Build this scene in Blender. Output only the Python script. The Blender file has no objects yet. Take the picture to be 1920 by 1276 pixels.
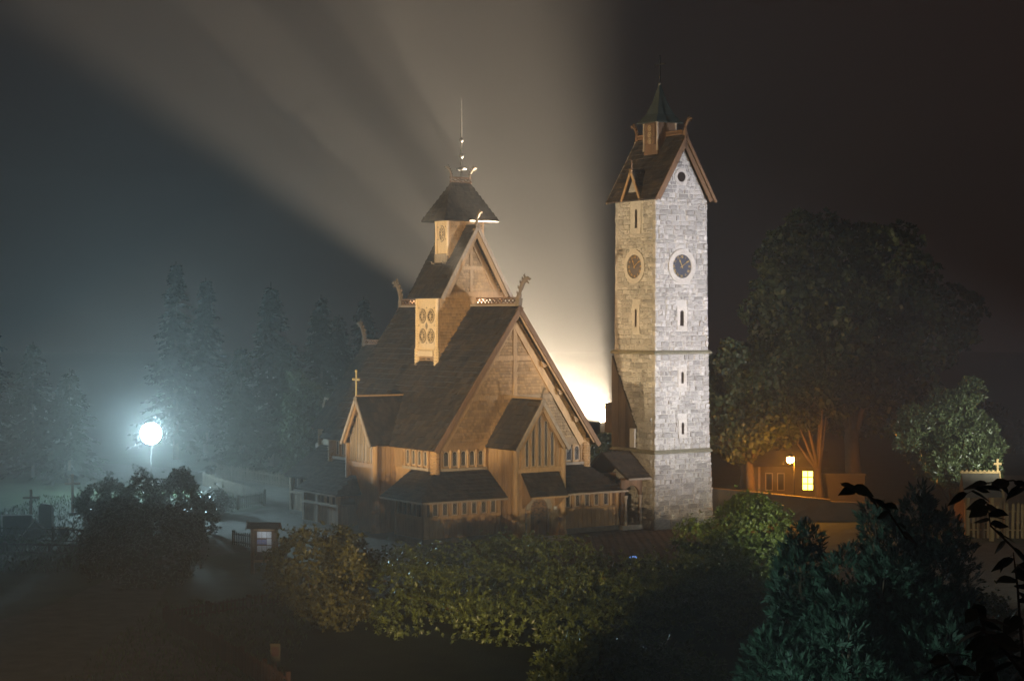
import bpy, math, random
import numpy as np
from mathutils import Vector, Matrix

R = math.radians
random.seed(7)
scene = bpy.context.scene

# ------------------------------------------------------------------ camera, world, lights, exposure
F = 3400.0            # focal length in pixels of the 1920 px wide photograph
HOR = 600.0           # horizon row
CAMZ = 10.9
cd = bpy.data.cameras.new('camera')
cam = bpy.data.objects.new('camera', cd)
scene.collection.objects.link(cam)
cam.location = (0, 0, CAMZ)
cam.rotation_euler = (R(90), 0, 0)
cd.sensor_width = 36.0
cd.lens = 36.0 * F / 1920.0
cd.shift_y = -(638.0 - HOR) / 1920.0
cd.clip_start = 0.1
cd.clip_end = 3000
scene.camera = cam

world = bpy.data.worlds.new('World')
scene.world = world
world.use_nodes = True
wn = world.node_tree.nodes
bg = wn['Background']
sky = wn.new('ShaderNodeTexSky')
sky.sky_type = 'NISHITA'
sky.sun_disc = False
sky.sun_elevation = R(-4)
sky.sun_rotation = R(200)
hs = wn.new('ShaderNodeMixRGB')          # night: the sky light is town glow in fog, brownish
hs.blend_type = 'MIX'
hs.inputs[0].default_value = 0.9
hs.inputs[2].default_value = (0.20, 0.118, 0.10, 1)
world.node_tree.links.new(sky.outputs[0], hs.inputs[1])
world.node_tree.links.new(hs.outputs[0], bg.inputs[0])
bg.inputs[1].default_value = 0.085

vs = scene.view_settings
vs.view_transform = 'Standard'
vs.look = 'None'
vs.exposure = 0.0
vs.gamma = 1.0
vs.use_curve_mapping = False

cy = scene.cycles
cy.use_denoising = True
cy.max_bounces = 4
cy.diffuse_bounces = 2
cy.glossy_bounces = 2
cy.transmission_bounces = 2
cy.transparent_max_bounces = 4
cy.volume_bounces = 0
cy.caustics_reflective = False
cy.caustics_refractive = False
cy.sample_clamp_indirect = 4.0

GX, Y0, TH = -4.2447, 88.0, R(33.4)      # church frame: origin = front-left gallery corner
CU = Vector((math.cos(TH), math.sin(TH), 0))
CV = Vector((-math.sin(TH), math.cos(TH), 0))


def cw(a, b, z=0.0):
    """church coordinates -> world"""
    return Vector((GX, Y0, 0)) + CU * a + CV * b + Vector((0, 0, z))


def spot(name, loc, aim, power, color, size, blend, radius=0.15):
    d = bpy.data.lights.new(name, 'SPOT')
    d.energy = power
    d.color = color
    d.spot_size = R(size)
    d.spot_blend = blend
    d.shadow_soft_size = radius
    o = bpy.data.objects.new(name, d)
    scene.collection.objects.link(o)
    o.location = loc
    o.rotation_euler = (Vector(aim) - Vector(loc)).to_track_quat('-Z', 'Y').to_euler()
    return o


def point(name, loc, power, color, radius):
    d = bpy.data.lights.new(name, 'POINT')
    d.energy = power
    d.color = color
    d.shadow_soft_size = radius
    o = bpy.data.objects.new(name, d)
    scene.collection.objects.link(o)
    o.location = loc
    return o


LAMP_BACK = Vector((5.72, 103.5, 5.05))       # floodlight behind the tower, seen at its left edge
LAMP_SIDE = Vector((-27.0, 63.5, 4.2))        # warm floodlight beyond the left edge of the picture
LAMP_FRONT = Vector((-9.0, 12.0, 4.4))         # warm floodlight below the picture's lower edge
LAMP_COOL = Vector((1.5, 35.0, 2.6))         # unseen greenish white lamp, added to light the thujas
LAMP_STREET = Vector((-22.5, 113.0, 3.85))    # bluish white street lamp
LAMP_ORANGE = Vector((15.35, 100.0, 3.22))
LAMP_YARD = Vector((31.0, 65.0, 5.0))         # white floodlight of the yard, aimed at the tower
LAMP_SILVER_FILL = Vector((25.4, 86.5, 4.6))          # unseen lamp beyond the right edge, added to light the silver tree
LAMP_BUSH_FILL = Vector((15.2, 67.5, 2.5))          # hidden low lamp behind the thujas, added to light the round bush
AIM_BACK = LAMP_BACK + CU * -8 + CV * 0.1 + Vector((0, 0, 8.6))
AIM_YARD = Vector((8.6, 95.5, 11.3))

spot('back_floodlight_light', LAMP_BACK, AIM_BACK, 950000, (1.0, 0.81, 0.58), 88, 0.6, 0.07)
spot('side_floodlight_light', LAMP_SIDE, (-4.1, 93.8, 12.4), 84000, (1.0, 0.75, 0.44), 31, 0.3, 0.12)
spot('front_floodlight_light', LAMP_FRONT, cw(8.4, 0, 8.2), 190000, (1.0, 0.70, 0.37), 22, 1.0, 0.1)
spot('street_lamp_light', LAMP_STREET + Vector((.05, -.8, .05)), (-8.0, 20.0, 11.0), 15000, (0.58, 0.88, 1.0), 84, 0.8, 0.3)
spot('thuja_fill_light', LAMP_COOL, (8.0, 42.0, 3.6), 1100, (0.72, 1.0, 0.92), 70, 0.8, 0.2)
spot('yard_floodlight_light', LAMP_YARD, AIM_YARD, 122000, (0.88, 0.88, 1.0), 34, 0.9, 0.15)
spot('yard_fill_light', LAMP_YARD + Vector((-.3, .2, .6)), (19.0, 80.0, 1.0), 4500, (0.95, 1.0, 0.86), 76, 0.6, 0.15)  # added second source at the yard mast, filling yard, trees and bushes
spot('silver_fill_light', LAMP_SILVER_FILL, (22.4, 93.5, 5.4), 2000, (0.95, 1.0, 0.88), 75, 0.7, 0.1)
spot('bush_fill_light', LAMP_BUSH_FILL, (10.3, 81.0, 2.2), 5000, (0.95, 1.0, 0.75), 36, 0.7, 0.08)

# ------------------------------------------------------------------ helpers
COL = scene.collection


def mat(name, col, rough=0.75, var=0.25, scale=6.0, bump=0.0, bscale=30.0, island=0.0, spec=0.3,
        col2=None, stretch=None, metal=0.0, coat=0.0):
    m = bpy.data.materials.new(name)
    m.use_nodes = True
    n, l = m.node_tree.nodes, m.node_tree.links
    b = n['Principled BSDF']
    b.inputs['Roughness'].default_value = rough
    b.inputs['Specular IOR Level'].default_value = spec
    b.inputs['Metallic'].default_value = metal
    tc = n.new('ShaderNodeTexCoord')
    vec = tc.outputs['Object']
    if stretch:
        mp = n.new('ShaderNodeMapping')
        mp.inputs['Scale'].default_value = stretch
        l.new(vec, mp.inputs['Vector'])
        vec = mp.outputs['Vector']
    nz = n.new('ShaderNodeTexNoise')
    nz.inputs['Scale'].default_value = scale
    nz.inputs['Detail'].default_value = 5
    nz.inputs['Roughness'].default_value = 0.62
    l.new(vec, nz.inputs['Vector'])
    ramp = n.new('ShaderNodeValToRGB')
    c = Vector(col)
    d = Vector(col2) if col2 else c * (1 - var)
    e = c * (1 + var) if not col2 else c
    ramp.color_ramp.elements[0].position = 0.3
    ramp.color_ramp.elements[1].position = 0.7
    ramp.color_ramp.elements[0].color = (*d, 1)
    ramp.color_ramp.elements[1].color = (*e, 1)
    l.new(nz.outputs['Fac'], ramp.inputs['Fac'])
    out = ramp.outputs['Color']
    if island > 0:
        g = n.new('ShaderNodeNewGeometry')
        oi = n.new('ShaderNodeObjectInfo')
        ad = n.new('ShaderNodeMath'); ad.operation = 'ADD'
        l.new(g.outputs['Random Per Island'], ad.inputs[0]); l.new(oi.outputs['Random'], ad.inputs[1])
        fr = n.new('ShaderNodeMath'); fr.operation = 'FRACT'
        l.new(ad.outputs[0], fr.inputs[0])
        mr = n.new('ShaderNodeMapRange')
        mr.inputs['To Min'].default_value = 1 - island
        mr.inputs['To Max'].default_value = 1 + island
        l.new(fr.outputs[0], mr.inputs['Value'])
        mx = n.new('ShaderNodeVectorMath'); mx.operation = 'SCALE'
        l.new(out, mx.inputs[0]); l.new(mr.outputs[0], mx.inputs['Scale'])
        out = mx.outputs[0]
    l.new(out, b.inputs['Base Color'])
    if bump > 0:
        nb = n.new('ShaderNodeTexNoise')
        nb.inputs['Scale'].default_value = bscale
        nb.inputs['Detail'].default_value = 4
        l.new(vec, nb.inputs['Vector'])
        bp = n.new('ShaderNodeBump')
        bp.inputs['Strength'].default_value = bump
        bp.inputs['Distance'].default_value = 0.05
        l.new(nb.outputs['Fac'], bp.inputs['Height'])
        l.new(bp.outputs[0], b.inputs['Normal'])
    return m


def emit(name, col, strength):
    m = bpy.data.materials.new(name)
    m.use_nodes = True
    b = m.node_tree.nodes['Principled BSDF']
    b.inputs['Base Color'].default_value = (0.8, 0.8, 0.8, 1)
    b.inputs['Emission Color'].default_value = (*col, 1)
    b.inputs['Emission Strength'].default_value = strength
    return m


M_ = {}
M_['wood'] = mat('warm_wood', (0.31, 0.195, 0.092), 0.7, 0.22, 2.5, 0.25, 22, 0.16, stretch=(5, 5, 0.8))
M_['wood_tr'] = mat('trim_wood', (0.375, 0.24, 0.115), 0.7, 0.2, 2.5, 0.25, 22, 0.12, stretch=(5, 5, 0.8))
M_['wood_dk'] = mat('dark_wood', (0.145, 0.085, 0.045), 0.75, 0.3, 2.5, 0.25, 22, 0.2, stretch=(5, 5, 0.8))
M_['wood_lt'] = mat('carved_pale_wood', (0.62, 0.47, 0.28), 0.62, 0.14, 3.0, 0.15, 26, 0.05, stretch=(6, 6, 0.8))
M_['wood_gr'] = mat('weathered_grey_wood', (0.27, 0.22, 0.165), 0.8, 0.25, 3.0, 0.25, 24, 0.15, stretch=(4, 4, 1))
M_['wood_dr'] = mat('carved_dragon_wood', (0.15, 0.115, 0.08), 0.8, 0.25, 3.0, 0.25, 24)
M_['hollow_shade'] = mat('dark_hollow_shade', (0.018, 0.011, 0.007), 0.9, 0.2, 5)  # near-black sheets on solid boards, painted as the shade inside openings
M_['shingle'] = mat('roof_shingle_wood', (0.036, 0.026, 0.016), 0.85, 0.55, 1.0, 0.3, 30, 0.55, stretch=(2, 2, 0.7))
M_['shingle_dk'] = mat('dark_roof_shingle_wood', (0.034, 0.025, 0.016), 0.85, 0.5, 1.0, 0.3, 30, 0.5)
M_['scale'] = mat('wall_shingle_wood', (0.32, 0.205, 0.095), 0.72, 0.12, 1.2, 0.2, 30, 0.28)
M_['under'] = mat('roof_board_wood', (0.018, 0.013, 0.009), 0.85, 0.2, 4)
M_['lead'] = mat('window_lead', (0.30, 0.28, 0.25), 0.5, 0.1, 8)
M_['frame_w'] = mat('window_putty', (0.42, 0.33, 0.24), 0.6, 0.12, 8)
M_['glass'] = mat('dark_window_glass', (0.015, 0.016, 0.018), 0.12, 0.2, 3, spec=0.5)
M_['iron'] = mat('black_iron', (0.03, 0.028, 0.026), 0.5, 0.2, 9, 0.1, 40)
M_['stone'] = mat('granite_block', (0.36, 0.345, 0.32), 0.85, 0.32, 6.0, 1.0, 16, 0.24)
M_['stone_fr'] = mat('dressed_granite', (0.43, 0.40, 0.355), 0.8, 0.14, 6.0, 0.25, 40, 0.08)
M_['mortar'] = mat('lime_mortar', (0.44, 0.42, 0.38), 0.9, 0.14, 5.0, 0.4, 24)
M_['plinth'] = mat('dark_plinth_stone', (0.15, 0.135, 0.11), 0.9, 0.3, 4.0, 0.4, 24)  # even dark stone tone for the plinths
M_['moss'] = mat('mossy_string_course', (0.17, 0.16, 0.11), 0.9, 0.35, 7.0, 0.5, 24)
M_['gold'] = mat('gilded_metal', (0.75, 0.52, 0.18), 0.35, 0.1, 9, metal=0.7)
M_['dial'] = mat('dark_blue_dial', (0.052, 0.055, 0.07), 0.5, 0.2, 5)
M_['copper'] = mat('green_copper', (0.04, 0.046, 0.036), 0.6, 0.3, 4, 0.2, 20)
M_['metal'] = mat('grey_metal', (0.13, 0.125, 0.115), 0.45, 0.15, 9, metal=0.5)

MESHES = {}


class MB:
    """collects shapes; build() links them as one mesh object"""
    def __init__(self, M=None):
        self.v, self.f, self.M = [], [], M

    def add(self, vs_, fs_):
        o = len(self.v)
        self.v += [tuple(p) for p in vs_]
        self.f += [tuple(i + o for i in f) for f in fs_]
        return self

    def hexa(self, p):
        return self.add(p, [(0, 3, 2, 1), (4, 5, 6, 7), (0, 1, 5, 4), (1, 2, 6, 5), (2, 3, 7, 6), (3, 0, 4, 7)])

    def box(self, x0, x1, y0, y1, z0, z1):
        return self.hexa([(x0, y0, z0), (x1, y0, z0), (x1, y1, z0), (x0, y1, z0),
                          (x0, y0, z1), (x1, y0, z1), (x1, y1, z1), (x0, y1, z1)])

    def bar(self, p0, p1, u, t):
        p0, p1, u, t = Vector(p0), Vector(p1), Vector(u), Vector(t)
        return self.hexa([p0, p0 + u, p0 + u + t, p0 + t, p1, p1 + u, p1 + u + t, p1 + t])

    def prism(self, poly, d):
        n, d = len(poly), Vector(d)
        p = [Vector(q) for q in poly]
        return self.add(p + [q + d for q in p],
                        [tuple(range(n))[::-1], tuple(range(n, 2 * n))] +
                        [(i, (i + 1) % n, n + (i + 1) % n, n + i) for i in range(n)])

    def tube(self, path, rad, n=8, cap=True):
        path = [Vector(q) for q in path]
        if not hasattr(rad, '__len__'):
            rad = [rad] * len(path)
        rings = []
        ref = Vector((0, 0, 1))
        for i, q in enumerate(path):
            t = (path[min(i + 1, len(path) - 1)] - path[max(i - 1, 0)])
            t = t.normalized() if t.length > 1e-9 else Vector((0, 0, 1))
            r = ref if abs(t.dot(ref)) < 0.95 else Vector((1, 0, 0))
            x = t.cross(r).normalized()
            y = x.cross(t).normalized()
            rings.append([q + (x * math.cos(2 * math.pi * k / n) + y * math.sin(2 * math.pi * k / n)) * rad[i] for k in range(n)])
        vs_ = [p for r in rings for p in r]
        fs_ = [(i * n + k, i * n + (k + 1) % n, (i + 1) * n + (k + 1) % n, (i + 1) * n + k)
               for i in range(len(path) - 1) for k in range(n)]
        if cap:
            fs_ += [tuple(range(n))[::-1], tuple((len(path) - 1) * n + k for k in range(n))]
        return self.add(vs_, fs_)

    def lathe(self, prof, c=(0, 0, 0), n=12):
        c = Vector(c)
        vs_ = [c + Vector((r * math.cos(2 * math.pi * k / n), r * math.sin(2 * math.pi * k / n), z)) for r, z in prof for k in range(n)]
        m = len(prof)
        fs_ = [(i * n + k, i * n + (k + 1) % n, (i + 1) * n + (k + 1) % n, (i + 1) * n + k) for i in range(m - 1) for k in range(n)]
        fs_ += [tuple(range(n))[::-1], tuple((m - 1) * n + k for k in range(n))]
        return self.add(vs_, fs_)

    def ball(self, c, r, n=10):
        return self.lathe([(max(r * math.sin(t * math.pi / 8), 0.001), -r * math.cos(t * math.pi / 8)) for t in range(9)], c, n)

    def mesh(self, name, mt, smooth=False):
        me = bpy.data.meshes.new(name)
        v = [self.M @ Vector(p) for p in self.v] if self.M else self.v
        me.from_pydata([tuple(p) for p in v], [], self.f)
        if mt is not None:
            me.materials.append(mt if not isinstance(mt, str) else M_[mt])
        if smooth:
            me.polygons.foreach_set('use_smooth', [True] * len(me.polygons))
        me.update()
        return me

    def build(self, name, mt, parent=None, smooth=False):
        return link(name, self.mesh(name, mt, smooth), parent)


def link(name, me, parent=None, loc=None, rotz=None):
    o = bpy.data.objects.new(name, me)
    COL.objects.link(o)
    o.parent = parent
    if loc is not None:
        o.location = loc
    if rotz is not None:
        o.rotation_euler = (0, 0, rotz)
    return o


def tag(o, label=None, cat=None, group=None, kind=None):
    if label: o['label'] = label
    if cat: o['category'] = cat
    if group: o['group'] = group
    if kind: o['kind'] = kind
    return o


def thing(name, label, cat, loc=(0, 0, 0), rotz=0.0, group=None):
    o = bpy.data.objects.new(name, None)
    COL.objects.link(o)
    o.location = loc
    o.rotation_euler = (0, 0, rotz)
    return tag(o, label, cat, group)


def np_mesh(name, V, Fc, mt):
    """V (n,3), Fc (m,k) faces of equal size"""
    me = bpy.data.meshes.new(name)
    V = np.asarray(V, dtype=np.float32); Fc = np.asarray(Fc, dtype=np.int32)
    me.vertices.add(len(V)); me.vertices.foreach_set('co', V.ravel())
    m, k = Fc.shape
    me.loops.add(m * k); me.loops.foreach_set('vertex_index', Fc.ravel())
    me.polygons.add(m)
    me.polygons.foreach_set('loop_start', np.arange(0, m * k, k, dtype=np.int32))
    me.polygons.foreach_set('loop_total', np.full(m, k, dtype=np.int32))
    me.materials.append(M_[mt] if isinstance(mt, str) else mt)
    me.update(calc_edges=True)
    return me


def rz(t):
    return Matrix.Rotation(t, 4, 'Z')


def shingles(poly, row, wid, parent, mt='shingle', thick=0.035, pointed=False, M=None, jit=1.0, lift=0.0, name='shingles'):
    """real shingles over a convex planar polygon (first edge = eave); one joined piece of countless small ones"""
    P = [Vector(p) for p in poly]
    e = (P[1] - P[0]).normalized()
    n = e.cross(P[2] - P[0]).normalized()
    if n.z < -1e-4:
        n = -n
    s = n.cross(e).normalized()
    if s.z < 0:
        s = -s
    q = [((p - P[0]).dot(e), (p - P[0]).dot(s)) for p in P]
    top = max(y for x, y in q)
    rnd = random.Random(int(abs(P[0].x * 131 + P[0].y * 17 + P[0].z * 7 + top * 29)))
    mb = MB(M)
    j = 0
    y = 0.0
    while y < top - 0.02:
        ym = y + min(row * 0.45, (top - y) * 0.5)
        xs = []
        for (x0, y0), (x1, y1) in zip(q, q[1:] + q[:1]):
            if (y0 - ym) * (y1 - ym) < 0:
                xs.append(x0 + (x1 - x0) * (ym - y0) / (y1 - y0))
        if len(xs) >= 2:
            a, b = min(xs), max(xs)
            x = a - (wid * 0.5 if j % 2 else 0.0)
            yt = min(y + row * 1.12, top)
            while x < b - 0.01:
                w_ = wid * (1 + jit * rnd.uniform(-0.22, 0.22))
                xa, xb = max(x, a), min(x + w_ - 0.008, b)
                x += w_
                if xb - xa < 0.02:
                    continue
                t = thick * (1 + jit * rnd.uniform(-0.35, 0.5))
                dy = jit * rnd.uniform(-0.02, 0.02)
                o = P[0] + n * lift

                def pt(xx, yy, zz):
                    return o + e * xx + s * yy + n * zz
                if pointed:
                    xm = (xa + xb) / 2
                    yl = y + row * 0.42
                    mb.add([pt(xm, y + dy, t), pt(xb, yl, t * 0.9), pt(xb, yt, 0.004), pt(xa, yt, 0.004), pt(xa, yl, t * 0.9),
                            pt(xm, y + dy, 0), pt(xb, yl, 0), pt(xa, yl, 0)],
                           [(0, 1, 2, 3, 4), (5, 6, 1, 0), (7, 5, 0, 4)])
                else:
                    mb.add([pt(xa, y + dy, t), pt(xb, y + dy + jit * rnd.uniform(-.008, .008), t), pt(xb, yt, 0.006), pt(xa, yt, 0.006),
                            pt(xa, y + dy, 0), pt(xb, y + dy, 0)],
                           [(0, 1, 2, 3), (4, 5, 1, 0), (1, 5, 2), (4, 0, 3)])
        y += row
        j += 1
    return tag(mb.build(name, mt, parent), kind='stuff')


def slope(name, poly, parent, row=0.3, wid=0.19, mt='shingle', thick=0.04, slab=0.09, M=None):
    """a roof slope: board slab (the part) with its shingles"""
    P = [Vector(p) for p in poly]
    n = (P[1] - P[0]).cross(P[2] - P[0]).normalized()
    if n.z < 0:
        n = -n
    o = MB(M).prism(P, -n * slab).build(name, 'under', parent)
    shingles(poly, row, wid, o, mt, thick, M=M, lift=0.004)
    return o


def window_mesh(w, h, arch, d=0.07):
    key = ('win', round(w, 3), round(h, 3), arch)
    if key in MESHES:
        return MESHES[key]
    k = 6
    def outline(w_, h_, z0):
        if arch == 'none':
            return [(-w_, z0), (w_, z0), (w_, h_), (-w_, h_)]
        r = w_
        zs = h_ - r * (1.25 if arch == 'point' else 1.0)
        pts = [(-w_, z0), (w_, z0)]
        for i in range(k + 1):
            t = i / k * math.pi
            x, z = math.cos(t) * r, math.sin(t) * r
            if arch == 'point':
                z = z * 1.25
            pts.append((x, zs + z))
        return pts
    fw = min(0.03, w * 0.1)
    o, i = outline(w / 2, h, 0), outline(w / 2 - fw, h - fw, fw)
    n = len(o)
    mb = MB()
    vs_ = [(x, -d, z) for x, z in o] + [(x, -d, z) for x, z in i] + [(x, 0, z) for x, z in o] + [(x, 0.0, z) for x, z in i]
    fs_ = []
    for q in range(n):
        r_ = (q + 1) % n
        fs_ += [(q, r_, n + r_, n + q), (q + 2 * n, r_ + 2 * n, r_, q), (n + q, n + r_, 3 * n + r_, 3 * n + q)]
    mb.add(vs_, fs_)
    fr = mb.mesh('window', 'frame_w')
    g = MB().prism([(x * 1.02, -0.012, z) for x, z in i], (0, 0.01, 0)).mesh('pane', 'glass')
    # diamond leading
    lt = MB()
    ww, sp = w / 2 - fw, max(0.15, w * 0.45)
    t = 0.007
    z0, z1 = fw, h - fw
    import itertools
    for sgn in (1, -1):
        c = -ww * 2
        zc = z0 - 2 * ww * 1.3
        while zc < z1:
            pa, pb = (-ww, zc), (ww, zc + 2 * ww * 1.3)
            x0_, zz0 = pa; x1_, zz1 = pb
            ta = max(0, (z0 - zz0) / (zz1 - zz0)); tb = min(1, (z1 - (w * 0.3 if arch != 'none' else 0) - zz0) / (zz1 - zz0))
            if tb - ta > 0.05:
                A = Vector((sgn * (x0_ + (x1_ - x0_) * ta), -0.022, zz0 + (zz1 - zz0) * ta))
                B = Vector((sgn * (x0_ + (x1_ - x0_) * tb), -0.022, zz0 + (zz1 - zz0) * tb))
                lt.bar(A + Vector((0, 0, -t)), B + Vector((0, 0, -t)), (0, 0, 2 * t), (0, -0.012, 0))
            zc += sp
    l_ = lt.mesh('lattice', 'lead')
    MESHES[key] = (fr, g, l_)
    return MESHES[key]


def window(parent, loc, rot, w, h, arch='none'):
    fr, g, l_ = window_mesh(w, h, arch)
    o = link('window', fr, parent, loc, rot)
    link('pane', g, o)
    link('lattice', l_, o)
    return o


def dragon(parent, base, d, s=1.0, mt='wood_dr', name='dragon_head'):
    """carved dragon head finial leaning out along d"""
    d = Vector((d[0], d[1], 0)).normalized()
    sd = Vector((-d.y, d.x, 0))
    b = Vector(base)
    P = lambda x, z: b + d * x * s + Vector((0, 0, z * s))
    mb = MB()
    mb.bar(P(-0.16, -0.05) - sd * 0.11 * s, P(-0.10, 0.34) - sd * 0.11 * s, sd * 0.22 * s, d * 0.3 * s)
    mb.tube([P(-0.02, 0.2), P(0.06, 0.5), P(0.17, 0.82), P(0.34, 1.1), P(0.5, 1.27), P(0.62, 1.33)],
            [0.14 * s, 0.13 * s, 0.12 * s, 0.11 * s, 0.12 * s, 0.09 * s], 8)
    mb.tube([P(0.5, 1.3), P(0.68, 1.36), P(0.84, 1.3), P(0.93, 1.33)], [0.10 * s, 0.095 * s, 0.06 * s, 0.025 * s], 7)   # upper jaw
    mb.tube([P(0.5, 1.22), P(0.66, 1.17), P(0.8, 1.08)], [0.07 * s, 0.05 * s, 0.02 * s], 6)                             # lower jaw
    mb.tube([P(0.5, 1.36), P(0.42, 1.52), P(0.5, 1.6)], [0.06 * s, 0.045 * s, 0.015 * s], 6)                            # horn
    for x, z in ((-0.03, 0.62), (0.05, 0.9), (0.2, 1.16), (0.36, 1.34)):                                              # mane
        mb.tube([P(x + 0.06, z - 0.08), P(x - 0.06, z), P(x - 0.09, z + 0.1)], [0.07 * s, 0.05 * s, 0.015 * s], 5)
    return mb.build(name, mt, parent)


def crest(parent, p0, p1, h=0.3, mt='wood_dk', name='ridge_crest'):
    """openwork ridge board: two rails and crosses"""
    p0, p1 = Vector(p0), Vector(p1)
    t = (p1 - p0); L = t.length; t.normalize()
    sd = Vector((-t.y, t.x, 0)) * 0.06
    mb = MB()
    for z in (0, h - 0.07):
        mb.bar(p0 - sd + Vector((0, 0, z)), p1 - sd + Vector((0, 0, z)), sd * 2, (0, 0, 0.07))
    n = max(2, int(L / (h * 0.9)))
    for i in range(n):
        a, b = p0 + t * (L * i / n), p0 + t * (L * (i + 1) / n)
        for (za, zb) in ((0.06, h - 0.09), (h - 0.09, 0.06)):
            mb.bar(a - sd * 0.7 + Vector((0, 0, za)), b - sd * 0.7 + Vector((0, 0, zb)), sd * 1.4, (0, 0, 0.035))
    return mb.build(name, mt, parent)


def rosette_mesh(r):
    """pierced wheel ornament: dark disc as shaded opening, ring and curled spokes"""
    key = ('ros', round(r, 3))
    if key not in MESHES:
        n = 20
        hole_shade = MB().prism([(r * math.cos(2 * math.pi * i / n), 0, r * math.sin(2 * math.pi * i / n)) for i in range(n)], (0, -0.006, 0)).mesh('opening', 'hollow_shade')
        mb = MB()
        ring = [(r * 0.88 * math.cos(t * math.pi / 8), -0.02, r * 0.88 * math.sin(t * math.pi / 8)) for t in range(17)]
        mb.tube(ring, r * 0.055, 5)
        mb.ball((0, -0.02, 0), r * 0.14, 7)
        for k in range(8):
            a = k * math.pi / 4
            for sg in (1, -1):
                pts = []
                for i in range(7):
                    q = i / 6
                    rad = r * (0.12 + 0.66 * math.sin(q * 2.0) / 1.0 if q < 0.78 else 0.12 + 0.66 * math.sin(q * 2.0))
                    an = a + sg * (0.05 + 0.36 * q * q)
                    pts.append((rad * math.cos(an), -0.02, rad * math.sin(an)))
                mb.tube(pts, r * 0.034, 4)
        MESHES[key] = (hole_shade, mb.mesh('scrollwork', 'wood_lt'))
    return MESHES[key]


def carved_panel(parent, c, rot, w, h, spots, r, mt='wood_lt'):
    """pale carved board facing -y before rotation; c = bottom centre"""
    M = Matrix.Translation(Vector(c)) @ rz(rot)
    o = MB().box(-w / 2, w / 2, -0.05, 0.0, 0, h).build('carved_panel', mt, parent)
    o.matrix_local = M
    hole_shade, scr = rosette_mesh(r)
    for x, z in spots:
        a = link('opening', hole_shade, o, (x, -0.052, z))
        b = link('scrollwork', scr, o, (x, -0.055, z))
    mb = MB()
    xs = sorted({x for x, z in spots}); zs = sorted({z for x, z in spots})
    # small dark triangles as shaded holes between the wheels
    for x in ([-w / 2 + 0.07, w / 2 - 0.07] + ([0] if len(xs) > 1 else [])):
        for z in ([zs[0] - r - 0.02, zs[-1] + r + 0.02] + ([(zs[0] + zs[1]) / 2] if len(zs) > 1 else [])):
            if x == 0 and len(zs) > 1 and abs(z - (zs[0] + zs[1]) / 2) < 0.01:
                continue
            mb.prism([(x - 0.05, -0.052, z), (x + 0.05, -0.052, z), (x, -0.052, z + 0.08)], (0, -0.005, 0))
    mb.build('opening', 'hollow_shade', o)
    if len(xs) > 1 and len(zs) > 1:
        zc = (zs[0] + zs[1]) / 2
        d = MB().prism([(0, -0.05, zc - 0.2), (0.13, -0.05, zc), (0, -0.05, zc + 0.2), (-0.13, -0.05, zc)], (0, -0.02, 0))
        d.prism([(0, -0.07, zc - 0.11), (0.07, -0.07, zc), (0, -0.07, zc + 0.11), (-0.07, -0.07, zc)], (0, -0.02, 0))
        d.build('diamond_boss', 'wood_gr', o)
    return o


def rope_post(parent, x, y, z0, z1, r, mt='wood', name='rope_carved_post', n=8):
    prof = []
    k = max(4, int((z1 - z0) / 0.13))
    for i in range(k):
        z = z0 + (z1 - z0) * i / k
        dz = (z1 - z0) / k
        prof += [(r * 0.82, z), (r, z + dz * 0.5)]
    prof.append((r * 0.82, z1))
    return MB().lathe(prof, (x, y, 0), n).build(name, mt, parent)


# ------------------------------------------------------------------ ground
M_['grass_soil'] = mat('night_lawn', (0.030, 0.042, 0.018), 0.95, 0.4, 0.6, 0.5, 12)
M_['gravel'] = mat('gravel_path', (0.06, 0.056, 0.048), 0.95, 0.45, 1.3, 0.9, 25)
M_['cobble'] = mat('granite_cobble', (0.085, 0.072, 0.06), 0.9, 0.3, 4.0, 0.4, 40, 0.25)
M_['paving'] = mat('paving_joint_soil', (0.05, 0.044, 0.036), 0.95, 0.3, 3.0, 0.4, 30)


def gr(px, py, z=0.0):
    """where the sight line through photo pixel meets level z (layout of the plan only)"""
    y = (CAMZ - z) * F / (py - HOR)
    return Vector(((px - 960.0) / F * y, y, z))


def sheet(name, pts, z, mt, kind='structure'):
    o = MB().add([(p[0], p[1], z) for p in pts], [tuple(range(len(pts)))]).build(name, mt)
    return tag(o, kind=kind)


g = 340.0
sheet('ground', [(-g, -60), (g, -60), (g, 2 * g - 60), (-g, 2 * g - 60)], 0.0, 'grass_soil')
sheet('path', [(-30, 28), (-9.5, 28), (-7.6, 54), (-13, 64), (-15, 82), (-9.5, 90), (-7, 98), (-11, 116), (-22, 131), (-45, 150),
               (-45, 140), (-24, 122), (-14.4, 106), (-16.0, 96), (-16.8, 80), (-17.5, 70), (-23, 50)], 0.006, 'gravel')
sheet('churchyard_pavement', [(-8.8, 81.5), (1.5, 81.2), (9.0, 79.5), (12.5, 84), (14, 96), (8, 112), (-10, 124), (-9, 96)], 0.010, 'paving')
sheet('yard', [(12.8, 60), (60, 60), (60, 88.9), (20.5, 88.9), (14.5, 84)], 0.008, 'gravel')


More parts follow.
